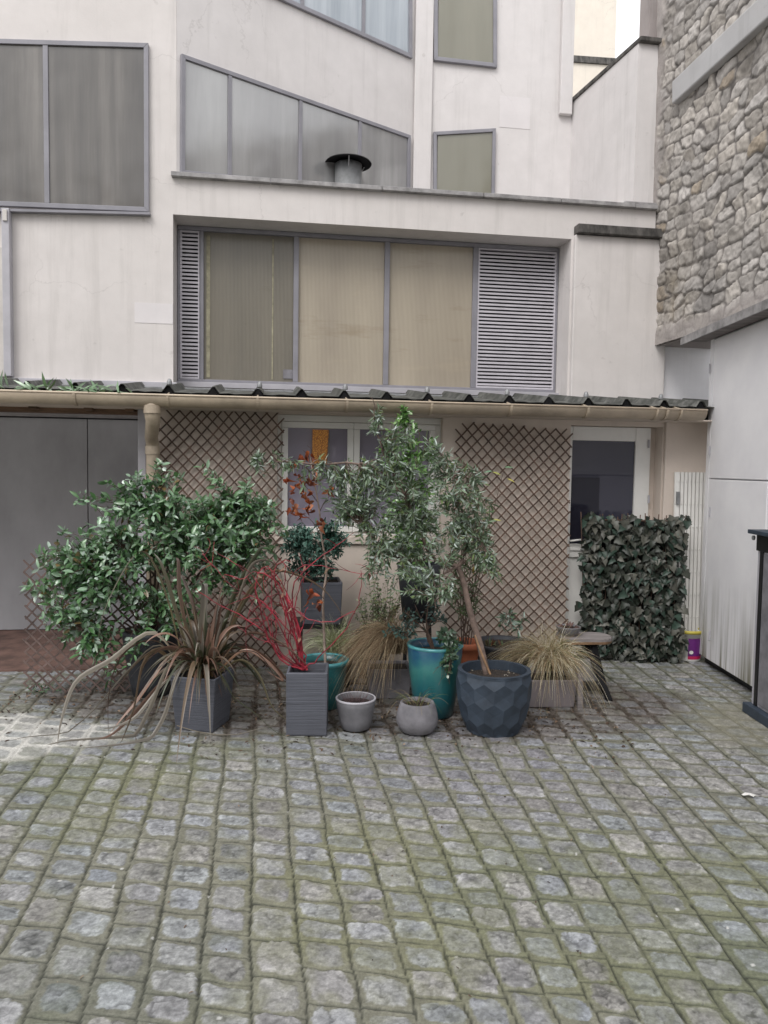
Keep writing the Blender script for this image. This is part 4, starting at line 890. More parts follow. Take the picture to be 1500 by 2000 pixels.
bl=[(190,330,1050,190,80,5.3,.30,.3),(120,200,1105,115,80,5.2,.25,.3),(150,430,1075,110,90,5.35,.25,.3),(90,300,1160,150,80,5.2,.22,.3),(60,150,1180,80,90,5.15,.15,.2),(12,200,1300,70,45,5.1,.08,.2),
    (60,470,1005,70,50,5.4,.15,.3),(50,270,995,80,35,5.3,.15,.3),(24,120,1100,55,35,5.15,.1,.3),(70,370,990,100,35,5.35,.15,.2),(5,290,925,22,22,5.35,.04,0),(4,245,955,24,14,5.3,.04,0),(3,322,930,10,12,5.3,.03,0),(20,225,1240,80,50,5.1,.1,0),(12,90,1150,45,30,5.12,.05,0),(14,505,1110,40,60,5.4,.1,0)]+[(3,x,y,9,9,5.3,.05,0) for x,y in ((150,985),(118,1040),(84,1085),(215,945),(355,930),(420,940),(480,945),(530,985),(552,1040),(60,1150),(95,1200),(400,915),(450,1150),(120,1255),(180,1275),(262,935),(310,912),(160,970))]
tg=blob_targets(R,bl)
shrub(R,T,tops,tg,M['leaf'],[(.10,.20,.085),(.07,.165,.055),(.17,.28,.17),(.29,.38,.31),(.17,.12,.05),(.05,.11,.04)],.068,.029,'oval',nl=5,t0=.42,rise=.03,rad=.002,tmat=M['twig'],cw=[.27,.2,.24,.14,.02,.13],curl=.12,fold=.35,up=.8,spread=.9)
# ---- phormium ---------------------------------------------------------------
pa=G(336,1430); pb=G(409,1437); pc=G(441,1402); ang=math.atan2(pb[1]-pa[1],pb[0]-pa[0]); wdt=.265
ctr=(pb+pa)/2*1.0; ctr=np.array([ctr[0]+.035,ctr[1]+.17,0])
T=empty('potted_flax',ctr,'bronze New Zealand flax with long arching strap leaves in a square slate planter','plant')
h_=W(409,1316,4.72)[2]
ob,pl=box_pot(T,ctr,ang,.30,.30,h_,M['groove'],.83,.014,soil=.03)
bs=ctr+np.array([0,0,h_-.03])
def blade_px(pts, D0, D1):
    n=len(pts); return [W(x,y,D0+(D1-D0)*i/(n-1)) for i,(x,y) in enumerate(pts)]
man=[([(385,1310),(392,1240),(397,1180),(399,1141),(403,1150),(404,1215)],4.80,4.70,.05),
 ([(365,1310),(300,1235),(215,1290),(150,1330),(122,1400),(112,1455)],4.8,4.35,.042),
 ([(360,1310),(330,1180),(290,1085),(255,1095),(205,1190),(190,1265)],4.85,4.7,.02),
 ([(362,1312),(310,1255),(262,1262),(228,1300),(212,1370),(214,1460)],4.8,4.5,.038),
 ([(350,1312),(310,1270),(280,1300),(262,1385),(235,1455)],4.8,4.4,.040),
 ([(352,1312),(320,1330),(270,1385),(225,1430),(190,1445)],4.75,4.4,.036),
 ([(360,1310),(330,1300),(290,1390),(240,1470),(140,1500),(92,1502)],4.7,4.35,.036),
 ([(360,1312),(345,1320),(320,1400),(285,1455),(240,1495),(155,1530)],4.7,4.3,.034),
 ([(365,1310),(310,1260),(250,1310),(170,1400),(60,1480),(20,1490)],4.78,4.4,.016),
 ([(420,1310),(470,1160),(498,1100),(540,1105),(556,1160)],4.85,4.8,.04),
 ([(415,1310),(455,1170),(505,1078),(520,1068)],4.85,4.95,.045),
 ([(420,1310),(470,1190),(520,1125),(560,1090)],4.88,5.0,.04),
 ([(420,1312),(480,1240),(550,1258),(610,1310)],4.8,4.68,.035),
 ([(425,1312),(475,1270),(520,1290),(555,1330),(520,1310)],4.8,4.75,.03),
 ([(430,1315),(470,1290),(505,1320),(530,1380),(565,1410)],4.75,4.6,.034),
 ([(430,1315),(450,1280),(500,1275),(540,1330),(548,1385)],4.75,4.65,.03),
 ([(405,1312),(425,1310),(455,1360),(500,1395),(560,1440),(700,1455)],4.66,4.5,.012),
 ([(345,1417),(390,1430),(450,1437),(500,1425),(545,1415)],4.52,4.6,.010),
 ([(425,1312),(465,1190),(520,1122),(575,1122),(638,1158),(690,1238)],4.85,4.75,.03),
 ([(375,1310),(345,1200),(318,1110),(300,1080)],4.85,4.95,.04),
 ([(380,1310),(352,1170),(348,1100),(345,1088)],4.85,4.9,.04),
 ([(395,1310),(380,1190),(362,1140),(352,1120)],4.85,4.95,.035),
 ([(345,1316),(325,1290),(300,1320),(265,1370),(240,1400),(215,1432)],4.7,4.45,.034),
 ([(350,1316),(318,1335),(290,1370),(262,1402),(222,1420),(200,1422)],4.7,4.4,.03)]
Ps=[];Ws=[];K=22
for p,D0,D1_,w in man:
    s=spline(blade_px(p,D0,D1_),K); s[:,2]=np.maximum(s[:,2],.012); Ps.append(s); t=np.linspace(0,1,K); Ws.append(w*.70*np.minimum(1,.55+1.2*t)*np.minimum(1,(1.01-t)*2.)**.8)
for k in range(135):
    g_=R.uniform(0,2*math.pi); l=R.uniform(.35,.78); lean=R.uniform(.4,1.3)
    if k%5<2: l=R.uniform(.45,.72); lean=R.uniform(.12,.5); b0=bs+np.array([math.cos(g_)*.06,math.sin(g_)*.06,0])*R.uniform(.2,1); d=np.array([math.cos(g_),math.sin(g_),0])
    if math.sin(g_)<-.3: l*=.55
    s=np.array([b0+d*(lean*l*t**1.4*.72)+np.array([0,0,1])*(l*(t*(1.05-.25*lean)-.95*lean*t**2.6)) for t in np.linspace(0,1,K)]); s[:,2]=np.maximum(s[:,2],.012)
    Ps.append(s); t=np.linspace(0,1,K); Ws.append(R.uniform(.016,.036)*np.minimum(1,.6+1.2*t)*np.minimum(1,(1.01-t)*1.9)**.8)
Ps=np.array(Ps);Ws=np.array(Ws);n=len(Ps); dirn=Ps[:,-1]-Ps[:,0]; Nn=nrm(np.cross(dirn,[0,0,1.])+R.normal(0,.15,(n,3)))
fc=nrm(np.cross(dirn,[0,1.,0])+R.normal(0,.35,(n,3))); mk=(np.arange(n)<24)|(R.uniform(size=n)<.45); Nn=np.where(mk[:,None],nrm(fc+.35*Nn),Nn)
Nn[0]=(1,.15,0)
cols=pal(R,n,[(.085,.075,.045),(.12,.085,.055),(.20,.18,.15),(.06,.07,.04),(.19,.11,.08),(.10,.06,.045)],.25)
tt=np.linspace(0,1,K)[None,:,None]; cc=cols[:,None,:]*(1+.25*R.normal(size=(n,1,1))*.3)+np.array([.13,.085,.02])*np.exp(-tt*7); 
ribbons('leaves',Ps,Ws,Nn,M['blade'],T,cc,.45)
edge_Ps=Ps[:24]; 
# ---- tall square planter with red dogwood -------------------------------------
pa=G(556,1438); pb=G(637,1438); ang=math.atan2(pb[1]-pa[1],pb[0]-pa[0]); w_=np.linalg.norm(pb-pa); h_=W(596,1315,pa[1])[2]
ctr=np.array([(pa[0]+pb[0])/2,(pa[1]+pb[1])/2+w_/2,0]); T=empty('potted_dogwood',ctr,'bare dogwood with tangled crimson stems in a tall square slate planter','plant')
box_pot(T,ctr,ang,w_,w_,h_,M['groove'],.98,.018,soil=.06)
b0=W(592,1312,4.78); RP=[]
def rp(pts,D0=4.78,D1=4.7): RP.append(spline(blade_px(pts,D0,D1),20))
rp([(592,1308),(586,1260),(572,1190),(545,1130),(520,1110),(515,1135),(522,1170)])
rp([(592,1308),(578,1250),(560,1200),(552,1150),(560,1110),(545,1090)])
rp([(592,1308),(560,1290),(530,1260),(510,1200),(500,1150),(512,1110),(530,1120),(530,1200),(533,1245)])
rp([(592,1308),(548,1290),(520,1240),(490,1215),(430,1180),(380,1150)],4.78,4.6)
rp([(592,1308),(620,1285),(665,1240),(690,1200),(706,1150),(706,1115)],4.78,4.7)
rp([(592,1308),(590,1250),(560,1160),(572,1190),(610,1212),(650,1212),(690,1195)],4.78,4.6)
rp([(592,1308),(582,1240),(555,1160),(530,1130),(500,1115),(470,1130),(440,1120)],4.78,4.65)
rp([(592,1308),(575,1240),(560,1150),(590,1105),(640,1108),(700,1120),(740,1120)],4.78,4.75)
rp([(592,1308),(560,1250),(520,1180),(460,1150),(420,1110),(395,1080)],4.8,4.9)
rp([(592,1308),(585,1250),(570,1150),(600,1110),(640,1080),(665,1060),(690,1040)],4.8,4.85)
rp([(592,1308),(545,1280),(515,1230),(495,1190),(480,1230),(485,1290)],4.78,4.65)
rp([(592,1308),(540,1270),(510,1180),(470,1110),(425,1080),(418,1060)],4.8,5.0)
rp([(592,1308),(570,1230),(545,1165),(535,1120),(545,1100),(570,1095)],4.78,4.7)
for k in range(9):
    x=R.uniform(400,620); y=R.uniform(1100,1260); mx=592+(x-592)*R.uniform(.2,.6)+R.uniform(-20,20); my=R.uniform(1140,1250)
    rp([(592+R.uniform(-12,12),1308),(575+R.uniform(-35,20),1268),(mx-20,my),(x,y)],4.78,R.uniform(4.6,5.0))
RP=np.array(RP); n=len(RP); RP+=R.normal(0,.004,RP.shape)
tubes('stems',RP,np.linspace(.0055,.0019,20)[None]*R.uniform(.6,1.1,(n,1)),M['red'],T,6)
m_=70; i=R.integers(0,n,m_); k=R.integers(6,19,m_); p0=RP[i,k]; d=nrm(R.normal(size=(m_,3))+np.array([-.3,0,.5]))*R.uniform(.06,.22,(m_,1)); tubes('side_shoots',bez(p0,p0+d*.6+R.normal(0,.02,(m_,3)),p0+d+np.array([0,0,-.02]),8),np.linspace(.002,.0009,8)[None].repeat(m_,0),M['red'],T,4)
m_=26; i=R.integers(0,n,m_); k=R.integers(8,20,m_); leaves('dry_leaves',RP[i,k],R.normal(0,.4,(m_,3))+np.array([0,0,-1.]),R.normal(size=(m_,3)),R.uniform(.03,.06,m_),R.uniform(.012,.025,m_),M['leafmatte'],T,pal(R,m_,[(.22,.12,.08),(.3,.2,.14),(.12,.06,.04)]),'oval',.8,.5)
# ---- small grey round pot ------------------------------------------------------
c=base_at(694,1431,.085); T=empty('potted_heather',c,'small grey tapered round pot with a dead brown twiggy plant','plant')
hh=W(694,1363,c[1])[2]; r_=.5*(W(735,1365,c[1])-W(657,1365,c[1]))[0]
round_pot(T,c,[(0,0),(.075,0),(.09,.008),(.105,.06),(r_*.97,hh-.04),(r_,hh),(r_*.965,hh+.003),(r_*.92,hh-.002),(r_*.88,hh-.05)],M['plasticgrey'],hh-.035,r_*.9,M['framelight'],[(r_+.001,hh-.006),(r_+.003,hh+.001),(r_*.965,hh+.006),(r_*.93,hh+.002)])
n=130; g_=R.uniform(0,6.28,n); rr=R.uniform(0,.075,n); p0=c+np.stack([rr*np.cos(g_),rr*np.sin(g_),np.full(n,hh-.035)],1); d=np.stack([np.cos(g_)*R.uniform(.1,.7,n),np.sin(g_)*R.uniform(.1,.7,n),R.uniform(.4,1,n)],1)*R.uniform(.03,.085,(n,1))
tubes('dead_twigs',bez(p0,p0+d*.5+R.normal(0,.006,(n,3)),p0+d,5),np.linspace(.0013,.0006,5)[None].repeat(n,0),simple('purple_brown_twig',(.12,.075,.08),.8,.3),T,3)
# ---- rounded concrete pot --------------------------------------------------------
c=base_at(814,1438,.09); T=empty('potted_sedge',c,'small rounded concrete pot with straggly yellowed dead sedge','plant')
hh=W(814,1370,c[1])[2]
round_pot(T,c,[(0,0),(.08,0),(.105,.012),(.127,.055),(.131,.085),(.124,.13),(.108,hh-.01),(.103,hh),(.092,hh),(.09,hh-.03)],M['concrete'],hh-.025,.094)
n=60; g_=R.uniform(0,6.28,n); rr=R.uniform(0,.075,n); p0=c+np.stack([rr*np.cos(g_),rr*np.sin(g_),np.full(n,hh-.025)],1); l=R.uniform(.06,.2,n)[:,None]; o_=np.stack([np.cos(g_)*1.,np.sin(g_)*.8,np.zeros(n)],1)
Ps=bez(p0,p0+o_*l*.3+np.array([0,0,1.])*l*.6,p0+o_*l*.8+np.array([0,0,1.])*l*R.uniform(-.4,.8,(n,1)),9); ribbons('dry_blades',Ps,np.linspace(.003,.001,9)[None].repeat(n,0),R.normal(size=(n,3)),M['dry'],T,pal(R,n,[(.38,.30,.17),(.25,.2,.1),(.12,.16,.06),(.1,.06,.05)]))
# ---- faceted pot with olive tree --------------------------------------------------
c=base_at(962,1441,.16); c=c+np.array([0,.0,0]); T=empty('potted_olive_tree',c,'olive tree with leaning trunk and silvery crown in a faceted dark pot','tree')
hh=W(962,1307,c[1])[2]; R0=.5*(W(1036,1305,c[1])-W(888,1305,c[1]))[0]
def facet_pot():
    n=12; Hh=hh; rad=lambda z: R0*np.interp(z/Hh,[0,.12,.3,.5,.75,.9,1.],[.70,.80,.90,.965,1.0,.995,.965]); V=[];Fs=[]
    hexh=Hh*.42; pitch=hexh*.75; rows=6
    for r in range(-1,rows):
        zc=Hh*.06+r*pitch
        for k in range(n):
            th_=2*math.pi*(k+.5*(r%2))/n+.13; dt=math.pi/n
            pts=[(th_,zc+hexh/2),(th_-dt,zc+hexh/4),(th_-dt,zc-hexh/4),(th_,zc-hexh/2),(th_+dt,zc-hexh/4),(th_+dt,zc+hexh/4)]
            if min(p[1] for p in pts)>=Hh-.001 or max(p[1] for p in pts)<=.001: continue
            P=[]
            for (t,z) in pts:
                zz=min(max(z,0),Hh); q=rad(zz); P.append((c[0]+q*math.cos(t),c[1]+q*math.sin(t),zz))
            zcc=min(max(zc,0),Hh); q=rad(zcc)*math.cos(dt)*1.0+.0; q=rad(zcc)*.944
            b=len(V); V.append((c[0]+q*math.cos(th_),c[1]+q*math.sin(th_),zcc)); V+=P
            for i in range(6): Fs.append((b,b+1+i,b+1+(i+1)%6))
    mb=MB(); mb.add(V,Fs); return mb
pot=facet_pot().build('pot',M['anthracite'],T,fix=False)
V=[];nn=48
for k in range(nn):
    t=2*math.pi*k/nn+.13; seg_=math.pi/12; loc=(t-.13)%(2*seg_)-seg_; q=R0*.965*math.cos(seg_)/math.cos(loc)+.003
    V.append((c[0]+q*math.cos(t),c[1]+q*math.sin(t),hh-.012)); 
for k in range(nn):
    v=V[k]; V.append((v[0],v[1],hh+.004))
for rr,z in ((R0*.85,hh+.004),(R0*.83,hh-.11)):
    for k in range(nn):
        t=2*math.pi*k/nn+.13; V.append((c[0]+rr*math.cos(t),c[1]+rr*math.sin(t),z))
MB().add(V,[(a*nn+k,a*nn+(k+1)%nn,(a+1)*nn+(k+1)%nn,(a+1)*nn+k) for a in range(3) for k in range(nn)]).build('rim',M['anthracite'],pot)
MB().disc((c[0],c[1],hh-.055),R0*.86,28,.015).build('soil',M['soil'],pot)
n=120; g_=R.uniform(0,6.28,n); rr=R0*.8*np.sqrt(R.uniform(0,1,n)); pp=c+np.stack([rr*np.cos(g_),rr*np.sin(g_),np.full(n,hh-.048)],1)
leaves('mulch_chips',pp,R.normal(size=(n,3))*np.array([1,1,.2]),R.normal(0,.4,(n,3))+np.array([0,0,1.]),R.uniform(.006,.014,n),R.uniform(.005,.01,n),M['leafmatte'],pot,pal(R,n,[(.3,.26,.2),(.18,.13,.09),(.4,.37,.32)]),'oval')
tr=spline([W(952,1322,4.83),W(938,1262,4.84),W(917,1190,4.85),W(905,1135,4.87),W(895,1108,4.89)],20)
tubes('trunk',np.array([tr]),np.linspace(.024,.0155,20)[None],M['bark'],T,10)
tubes('stake',np.array([spline([W(958,1318,4.80),W(935,1262,4.82),W(928,1240,4.83)],6)]),np.full((1,6),.007),M['woodedge'],T,8)
j=W(895,1108,4.89)
limbs=[[j,W(870,1098,4.92),W(845,1090,4.95),W(820,1040,4.95),W(800,985,5.0),W(770,930,5.0)],
 [j,W(908,1080,4.9),W(905,1030,4.95),W(893,980,4.95),W(885,930,5.0),W(870,890,5.0)],
 [W(845,1090,4.95),W(800,1095,4.9),W(760,1080,4.85),W(725,1050,4.8),W(700,1020,4.8)],
 [W(800,985,5.0),W(750,925,4.9),W(700,905,4.8),W(640,908,4.75),W(590,905,4.7),W(545,900,4.7),W(500,912,4.7)],
 [W(770,930,5.0),W(748,880,4.95),W(735,830,4.9),W(727,775,4.85)],
 [j,W(870,1120,4.8),W(845,1150,4.7),W(850,1180,4.65)],
 [W(905,1030,4.95),W(930,1040,4.9),W(950,1080,4.85)],
 [W(893,980,4.95),W(915,940,4.9),W(925,925,4.9)]]
LB=np.array([spline(l,16) for l in limbs]); LB+=R.normal(0,.004,LB.shape)
tubes('limbs',LB,np.array([[.017],[.014],[.010],[.0085],[.007],[.008],[.007],[.007]])*np.linspace(1,.35,16)[None],M['bark'],T,8)
roots=LB[:,4:].reshape(-1,3)
bl=[(74,795,970,100,85,4.95,.2,.1),(60,870,970,70,90,4.95,.18,.1),(60,720,965,65,55,4.85,.12,.1),(26,670,985,50,40,4.8,.08,0),(50,850,1050,80,60,4.85,.18,.1),(50,760,1070,75,65,4.8,.15,.1),(20,930,1000,35,70,4.9,.12,.1),(18,940,1080,32,40,4.85,.1,.1),
    (16,640,940,60,35,4.75,.08,0),(24,800,880,60,40,4.95,.12,0),(24,830,1140,70,40,4.7,.1,0),(7,510,910,28,20,4.7,.04,0),(6,560,905,35,12,4.7,.03,0),(7,735,820,14,60,4.88,.04,0),(20,690,1000,45,50,4.8,.1,0),(8,960,1110,20,30,4.8,.05,0),(12,760,1130,50,35,4.7,.08,0),(6,860,1165,30,18,4.6,.05,0)]
tg=blob_targets(R,bl)
shrub(R,T,roots,tg,M['leafmatte'],[(.155,.215,.135),(.27,.33,.27),(.085,.13,.07),(.44,.50,.47),(.13,.18,.07)],.058,.0135,'lance',nl=9,t0=.35,rise=.05,rad=.0018,tmat=M['bark'],cw=[.36,.25,.22,.08,.09],curl=.12,fold=.3,up=.5,spread=.85,lean=.7)
# low sprig right of the faceted pot's trunk
spg=spline([W(905,1140,4.87),W(930,1160,5.0),W(975,1190,5.1),W(1020,1215,5.15)],10); tubes('limbs',np.array([spg]),np.linspace(.005,.002,10)[None],M['bark'],T,6)
shrub(R,T,[spg[-1],spg[-3]],blob_targets(R,[(7,1010,1215,38,20,5.1,.06,0)]),M['leaf'],[(.05,.10,.05),(.13,.19,.15)],.06,.018,'lance',nl=6,t0=.2,rise=.02,tmat=M['bark'])
# ---- teal pots ------------------------------------------------------------------
c=base_at(847,1406,.12); T=empty('potted_shrub',c,'tall teal glazed pot with dark thin-stemmed shrub and ivy trailing over its rim','plant')
hh=W(836,1258,c[1])[2]; r_=.5*(W(891,1260,c[1])-W(783,1260,c[1]))[0]
round_pot(T,c,[(0,0),(.118,0),(.127,.01),(.146,.12),(.170,.3),(r_,hh-.01),(r_*.98,hh),(r_*.9,hh),(r_*.88,hh-.06)],M['teal'],hh-.055,r_*.9,M['rimteal'],[(r_+.002,hh-.012),(r_+.006,hh-.004),(r_+.002,hh+.006),(r_*.93,hh+.007),(r_*.9,hh-.002)])
st=np.array([spline([c+np.array([.0,0,hh-.06]),W(833,1225,c[1]),W(836,1180,c[1]),W(832,1130,c[1])],10)]+[spline([c+np.array([.0,0,hh-.06]),W(833,1235,c[1]),W(x,y,c[1]-.05)],10) for x,y in ((800,1215),(860,1210),(780,1240),(810,1180),(862,1180),(790,1195))])
tubes('stems',st,np.linspace(.007,.002,10)[None].repeat(len(st),0),M['twig'],T,6)
shrub(R,T,st[:,-2],blob_targets(R,[(12,800,1225,40,22,c[1],.08,0),(10,850,1200,40,22,c[1],.08,0),(8,775,1235,28,10,5.0,.05,0)]),M['leafmatte'],[(.05,.10,.085),(.09,.15,.14),(.04,.06,.04)],.035,.018,'oval',nl=5,t0=.3,rise=.02,tmat=M['twig'])
iv=blob_targets(R,[(16,883,1255,16,18,c[1]-.17,.03,0),(14,876,1295,14,30,c[1]-.18,.02,0),(7,868,1235,26,10,c[1]-.1,.04,0)])
shrub(R,T,[W(872,1250,c[1]-.14),W(880,1280,c[1]-.19)],iv,M['leaf'],[(.045,.10,.045),(.10,.17,.11)],.04,.024,'broad',nl=4,t0=.3,rise=.0,tmat=M['twig'],name='ivy_leaves')
n=9; p0=np.array([W(R.uniform(862,885),1290,c[1]-.18) for _ in range(n)]); p1=p0+np.stack([R.uniform(-.1,.02,n),np.full(n,-.01),R.uniform(-.16,-.05,n)],1); tubes('ivy_runners',bez(p0,(p0+p1)/2+R.normal(0,.02,(n,3)),p1,8),np.full((n,8),.0012),M['twig'],T,4)
c=base_at(632,1389,.11); T=empty('potted_sapling',c,'turquoise round pot with thin pale sapling bearing curled orange leaves','tree')
hh=W(632,1288,c[1])[2]; r_=(W(679,1290,c[1])-W(632,1290,c[1]))[0]
round_pot(T,c,[(0,0),(.105,0),(.115,.01),(.14,.15),(r_*.97,hh-.03),(r_,hh),(r_*.9,hh),(r_*.86,hh-.05)],M['turq'],hh-.045,r_*.9,M['rimteal'],[(r_-.002,hh-.022),(r_+.007,hh-.01),(r_+.006,hh+.006),(r_*.94,hh+.008),(r_*.9,hh-.002)])
tk=spline([c+np.array([.01,0,hh-.05]),W(633,1240,5.25),W(631,1170,5.2),W(638,1110,5.2),W(628,1050,5.15),W(624,1000,5.15),W(612,930,5.1),W(605,890,5.1)],24)
tubes('trunk',np.array([tk]),(np.linspace(.0105,.0035,24)*(1+R.uniform(-.08,.08,24)))[None],M['paletwig'],T,8)
br=np.array([spline([W(x0,y0,5.17),W((x0+x1)/2+R.uniform(-8,8),(y0+y1)/2-6,5.1),W(x1,y1,5.05)],8) for x0,y0,x1,y1 in ((628,1050,585,1000),(620,980,580,935),(612,930,570,900),(608,910,592,880),(624,1000,660,960),(637,1085,605,1040),(633,1170,610,1150),(632,1150,650,1120),(612,930,622,890),(605,900,600,870))]); tubes('branches',br,np.linspace(.003,.0012,8)[None].repeat(len(br),0),M['twig'],T,5)
pp=[];
for x,y in ((600,880),(590,890),(610,905),(575,905),(585,925),(600,928),(612,932),(608,938),(616,925),(580,945),(570,960),(590,962),(598,968),(582,985),(578,1000),(588,1005),(572,975),(604,955),(620,1015),(628,1020),(595,895),(606,1150),(622,1175),(627,1172),(612,1160),(568,992),(560,935),(606,985),(650,950),(592,940),(603,990)): pp.append(W(x,y,5.07+R.uniform(-.05,.05)))
pp=np.array(pp); pp=np.concatenate([pp,pp+R.normal(0,.015,pp.shape),pp+R.normal(0,.02,pp.shape)]); n=len(pp)
leaves('orange_leaves',pp,R.normal(0,.45,(n,3))+np.array([0,0,-1.]),R.normal(size=(n,3))+np.array([0,-.8,0]),R.uniform(.03,.055,n),R.uniform(.02,.036,n),M['leafmatte'],T,pal(R,n,[(.36,.10,.035),(.30,.07,.03),(.38,.15,.08),(.16,.05,.03)]),'broad',.9,1.1)
# ---- grasses -----------------------------------------------------------------------
def grass(T,p0c,n,l0,l1,cols,w=.0028,spr=.06,droop=1.,az=(0,6.283),bias=(0,0,0),name='blades',var=.2,mat=None,lean=(.3,1.2)):
    g_=R.uniform(*az,n); b=p0c+np.stack([R.normal(0,spr,n),R.normal(0,spr*.7,n),np.zeros(n)],1); l=R.uniform(l0,l1,n)[:,None]; k=R.uniform(*lean,(n,1)); o_=np.stack([np.cos(g_),np.sin(g_),np.zeros(n)],1)*k+np.array(bias); ln=np.linalg.norm(o_,axis=1,keepdims=True)
    t=np.linspace(0,1,12)[None,:,None]; z=(t*(1.15-.2*ln[:,None])-droop*ln[:,None]*.85*t**2.3)
    Ps=b[:,None]+l[:,None]*(o_[:,None]*(.25*t+.5*t**1.5)+np.array([0,0,1.])*z*.85)+np.cumsum(R.normal(0,.0022,(n,12,3)),1); Ps[:,:,2]=np.maximum(Ps[:,:,2],.008+R.uniform(0,.01,(n,1)))
    Wd=w*R.uniform(.6,1.2,(n,1))*np.linspace(1,.3,12)[None]
    return ribbons(name,Ps,Wd,R.normal(size=(n,3)),mat or M['dry'],T,pal(R,n,cols,var),.2)
def trough(px0,px1,py,h,dp,label,name='potted_grass',mat=None):
    a=G(px0,py);b=G(px1,py+ (px1-px0)*-.0); ang=math.atan2(b[1]-a[1],b[0]-a[0])+.02; w=np.linalg.norm(b-a); ctr=(a+b)/2+np.array([0,dp/2,0]); T=empty(name,ctr,label,'plant'); box_pot(T,ctr,ang,w,dp,h,mat or M['trough'],.93,.014,soil=.02); return T,ctr
hh=W(1080,1322,5.3)[2]-.0
T,ctr=trough(1000,1124,1383,hh,.28,'fountain of straw-blond feather grass in a taupe trough beside the bench')
p0=W(1072,1305,5.40); cb=[(.62,.53,.36),(.48,.40,.26),(.72,.65,.50),(.28,.26,.13),(.34,.23,.13)]
grass(T,p0,650,.28,.54,cb,.0036,.04,1.1); grass(T,p0+np.array([0,-.05,0]),420,.35,.6,cb,.0036,.04,1.75,az=(3.5,6.0),lean=(.35,1.)); grass(T,p0,260,.4,.62,cb,.003,.03,1.05,az=(2.4,3.6),bias=(-.25,0,0)); grass(T,p0,90,.25,.42,cb,.0026,.03,.5,lean=(.05,.5)); grass(T,p0,120,.3,.5,[(.16,.19,.07),(.3,.27,.13)],.0028,.04,1.1,az=(-1,.9))
hh=W(750,1315,5.25)[2]
T,ctr=trough(716,800,1366,hh,.26,'brown feather grass spilling left from a dark trough between the teal pots',mat=M['concrete'])
p0=W(772,1272,5.36); cb=[(.36,.27,.17),(.27,.19,.12),(.46,.38,.25),(.18,.12,.07)]
grass(T,p0,600,.32,.6,cb,.0034,.035,1.05,az=(2.4,4.7),bias=(-.3,-.15,0)); grass(T,p0+np.array([0,-.04,0]),520,.4,.68,cb,.0034,.04,1.7,az=(2.9,4.9),bias=(-.2,-.1,0),lean=(.3,.9)); grass(T,p0,400,.2,.46,cb,.003,.035,.9); grass(T,p0,120,.2,.36,cb,.0024,.04,.35,lean=(.02,.35))
c=base_at(652,1372,.1)+np.array([0,.32,0]); T=empty('potted_carex',c,'variegated sedge with cream-striped arching blades behind the turquoise pot','plant')
round_pot(T,c,[(0,0),(.09,0),(.12,.2),(.125,.27),(.115,.27),(.11,.22)],M['darkpot'],.24,.11)
p0=W(655,1282,c[1]); grass(T,p0+np.array([0,0,.02]),420,.26,.46,[(.36,.40,.20),(.58,.60,.42),(.16,.22,.08),(.48,.50,.32)],.005,.035,1.0,mat=M['blade'])
# ---- variegated shrub, laurel, nandina ----------------------------------------------
c=base_at(728,1345,.12)+np.array([0,.25,0]); T=empty('potted_euonymus',c,'small pale variegated evergreen shrub behind the brown grass','plant')
round_pot(T,c,[(0,0),(.11,0),(.14,.3),(.145,.36),(.13,.36),(.12,.3)],M['darkpot'],.32,.12)
shrub(R,T,[c+np.array([x,y,.34]) for x,y in ((0,0),(.05,.02),(-.05,.02),(.1,0))],blob_targets(R,[(60,730,1190,42,45,c[1],.12,.2),(34,765,1180,45,40,c[1],.1,.2),(14,750,1135,35,20,c[1],.08,0)]),M['leafmatte'],[(.20,.26,.15),(.32,.37,.25),(.11,.17,.08),(.24,.26,.13)],.026,.014,'oval',nl=6,t0=.4,rise=.03,rad=.0014,tmat=M['twig'])
c=np.array([*W(815,1300,5.85)[:2],0]); T=empty('potted_laurel',c,'bright green upright laurel in a dark pot on a stand, seen through the olive crown','plant')
D_=c[1]; zs=W(820,1205,D_)[2]
cc=c+np.array([0,0,zs]); hp_=W(820,1100,D_)[2]-zs
round_pot(T,cc,[(0,0),(.12,0),(.16,hp_*.8),(.17,hp_),(.155,hp_),(.15,hp_-.05)],M['darkpot'],hp_-.04,.15)
ms=MB(); ms.lathe(c,[(0,zs-.02),(.15,zs-.02),(.15,zs-.001),(0,zs-.001)],24)
for k in range(4):
    g_=math.pi/4+k*math.pi/2; ms.tube([(c[0]+.12*math.cos(g_),c[1]+.12*math.sin(g_),zs-.02),(c[0]+.15*math.cos(g_),c[1]+.15*math.sin(g_),0)],.012,6)
ms.build('plant_stand',M['black'],T)
rt=[]; tp=[]
for x,y in ((787,805),(765,870),(820,850),(800,900),(835,840),(770,950),(790,1000),(745,960),(810,1010),(765,830),(850,900),(800,860)):
    rt.append(spline([cc+np.array([R.uniform(-.05,.05),0,hp_-.04]),W(800+R.uniform(-15,15),1020,D_),W(x,y,D_+R.uniform(-.12,.12))],14))
rt=np.array(rt); tubes('stems',rt,np.linspace(.007,.0025,14)[None].repeat(len(rt),0),simple('green_stem',(.10,.14,.05),.6),T,6)
shrub(R,T,rt[:,4:].reshape(-1,3),blob_targets(R,[(80,795,900,60,80,D_,.18,.1),(70,795,1010,70,70,D_,.2,.1),(30,790,1075,60,35,D_,.15,0),(8,787,815,10,20,D_,.03,0)])+0,M['leaf'],[(.085,.20,.04),(.13,.27,.06),(.05,.12,.03),(.19,.32,.12)],.055,.021,'oval',nl=6,t0=.2,rise=.04,rad=.0016,tmat=M['twig'],cw=[.4,.25,.25,.1],up=.7)
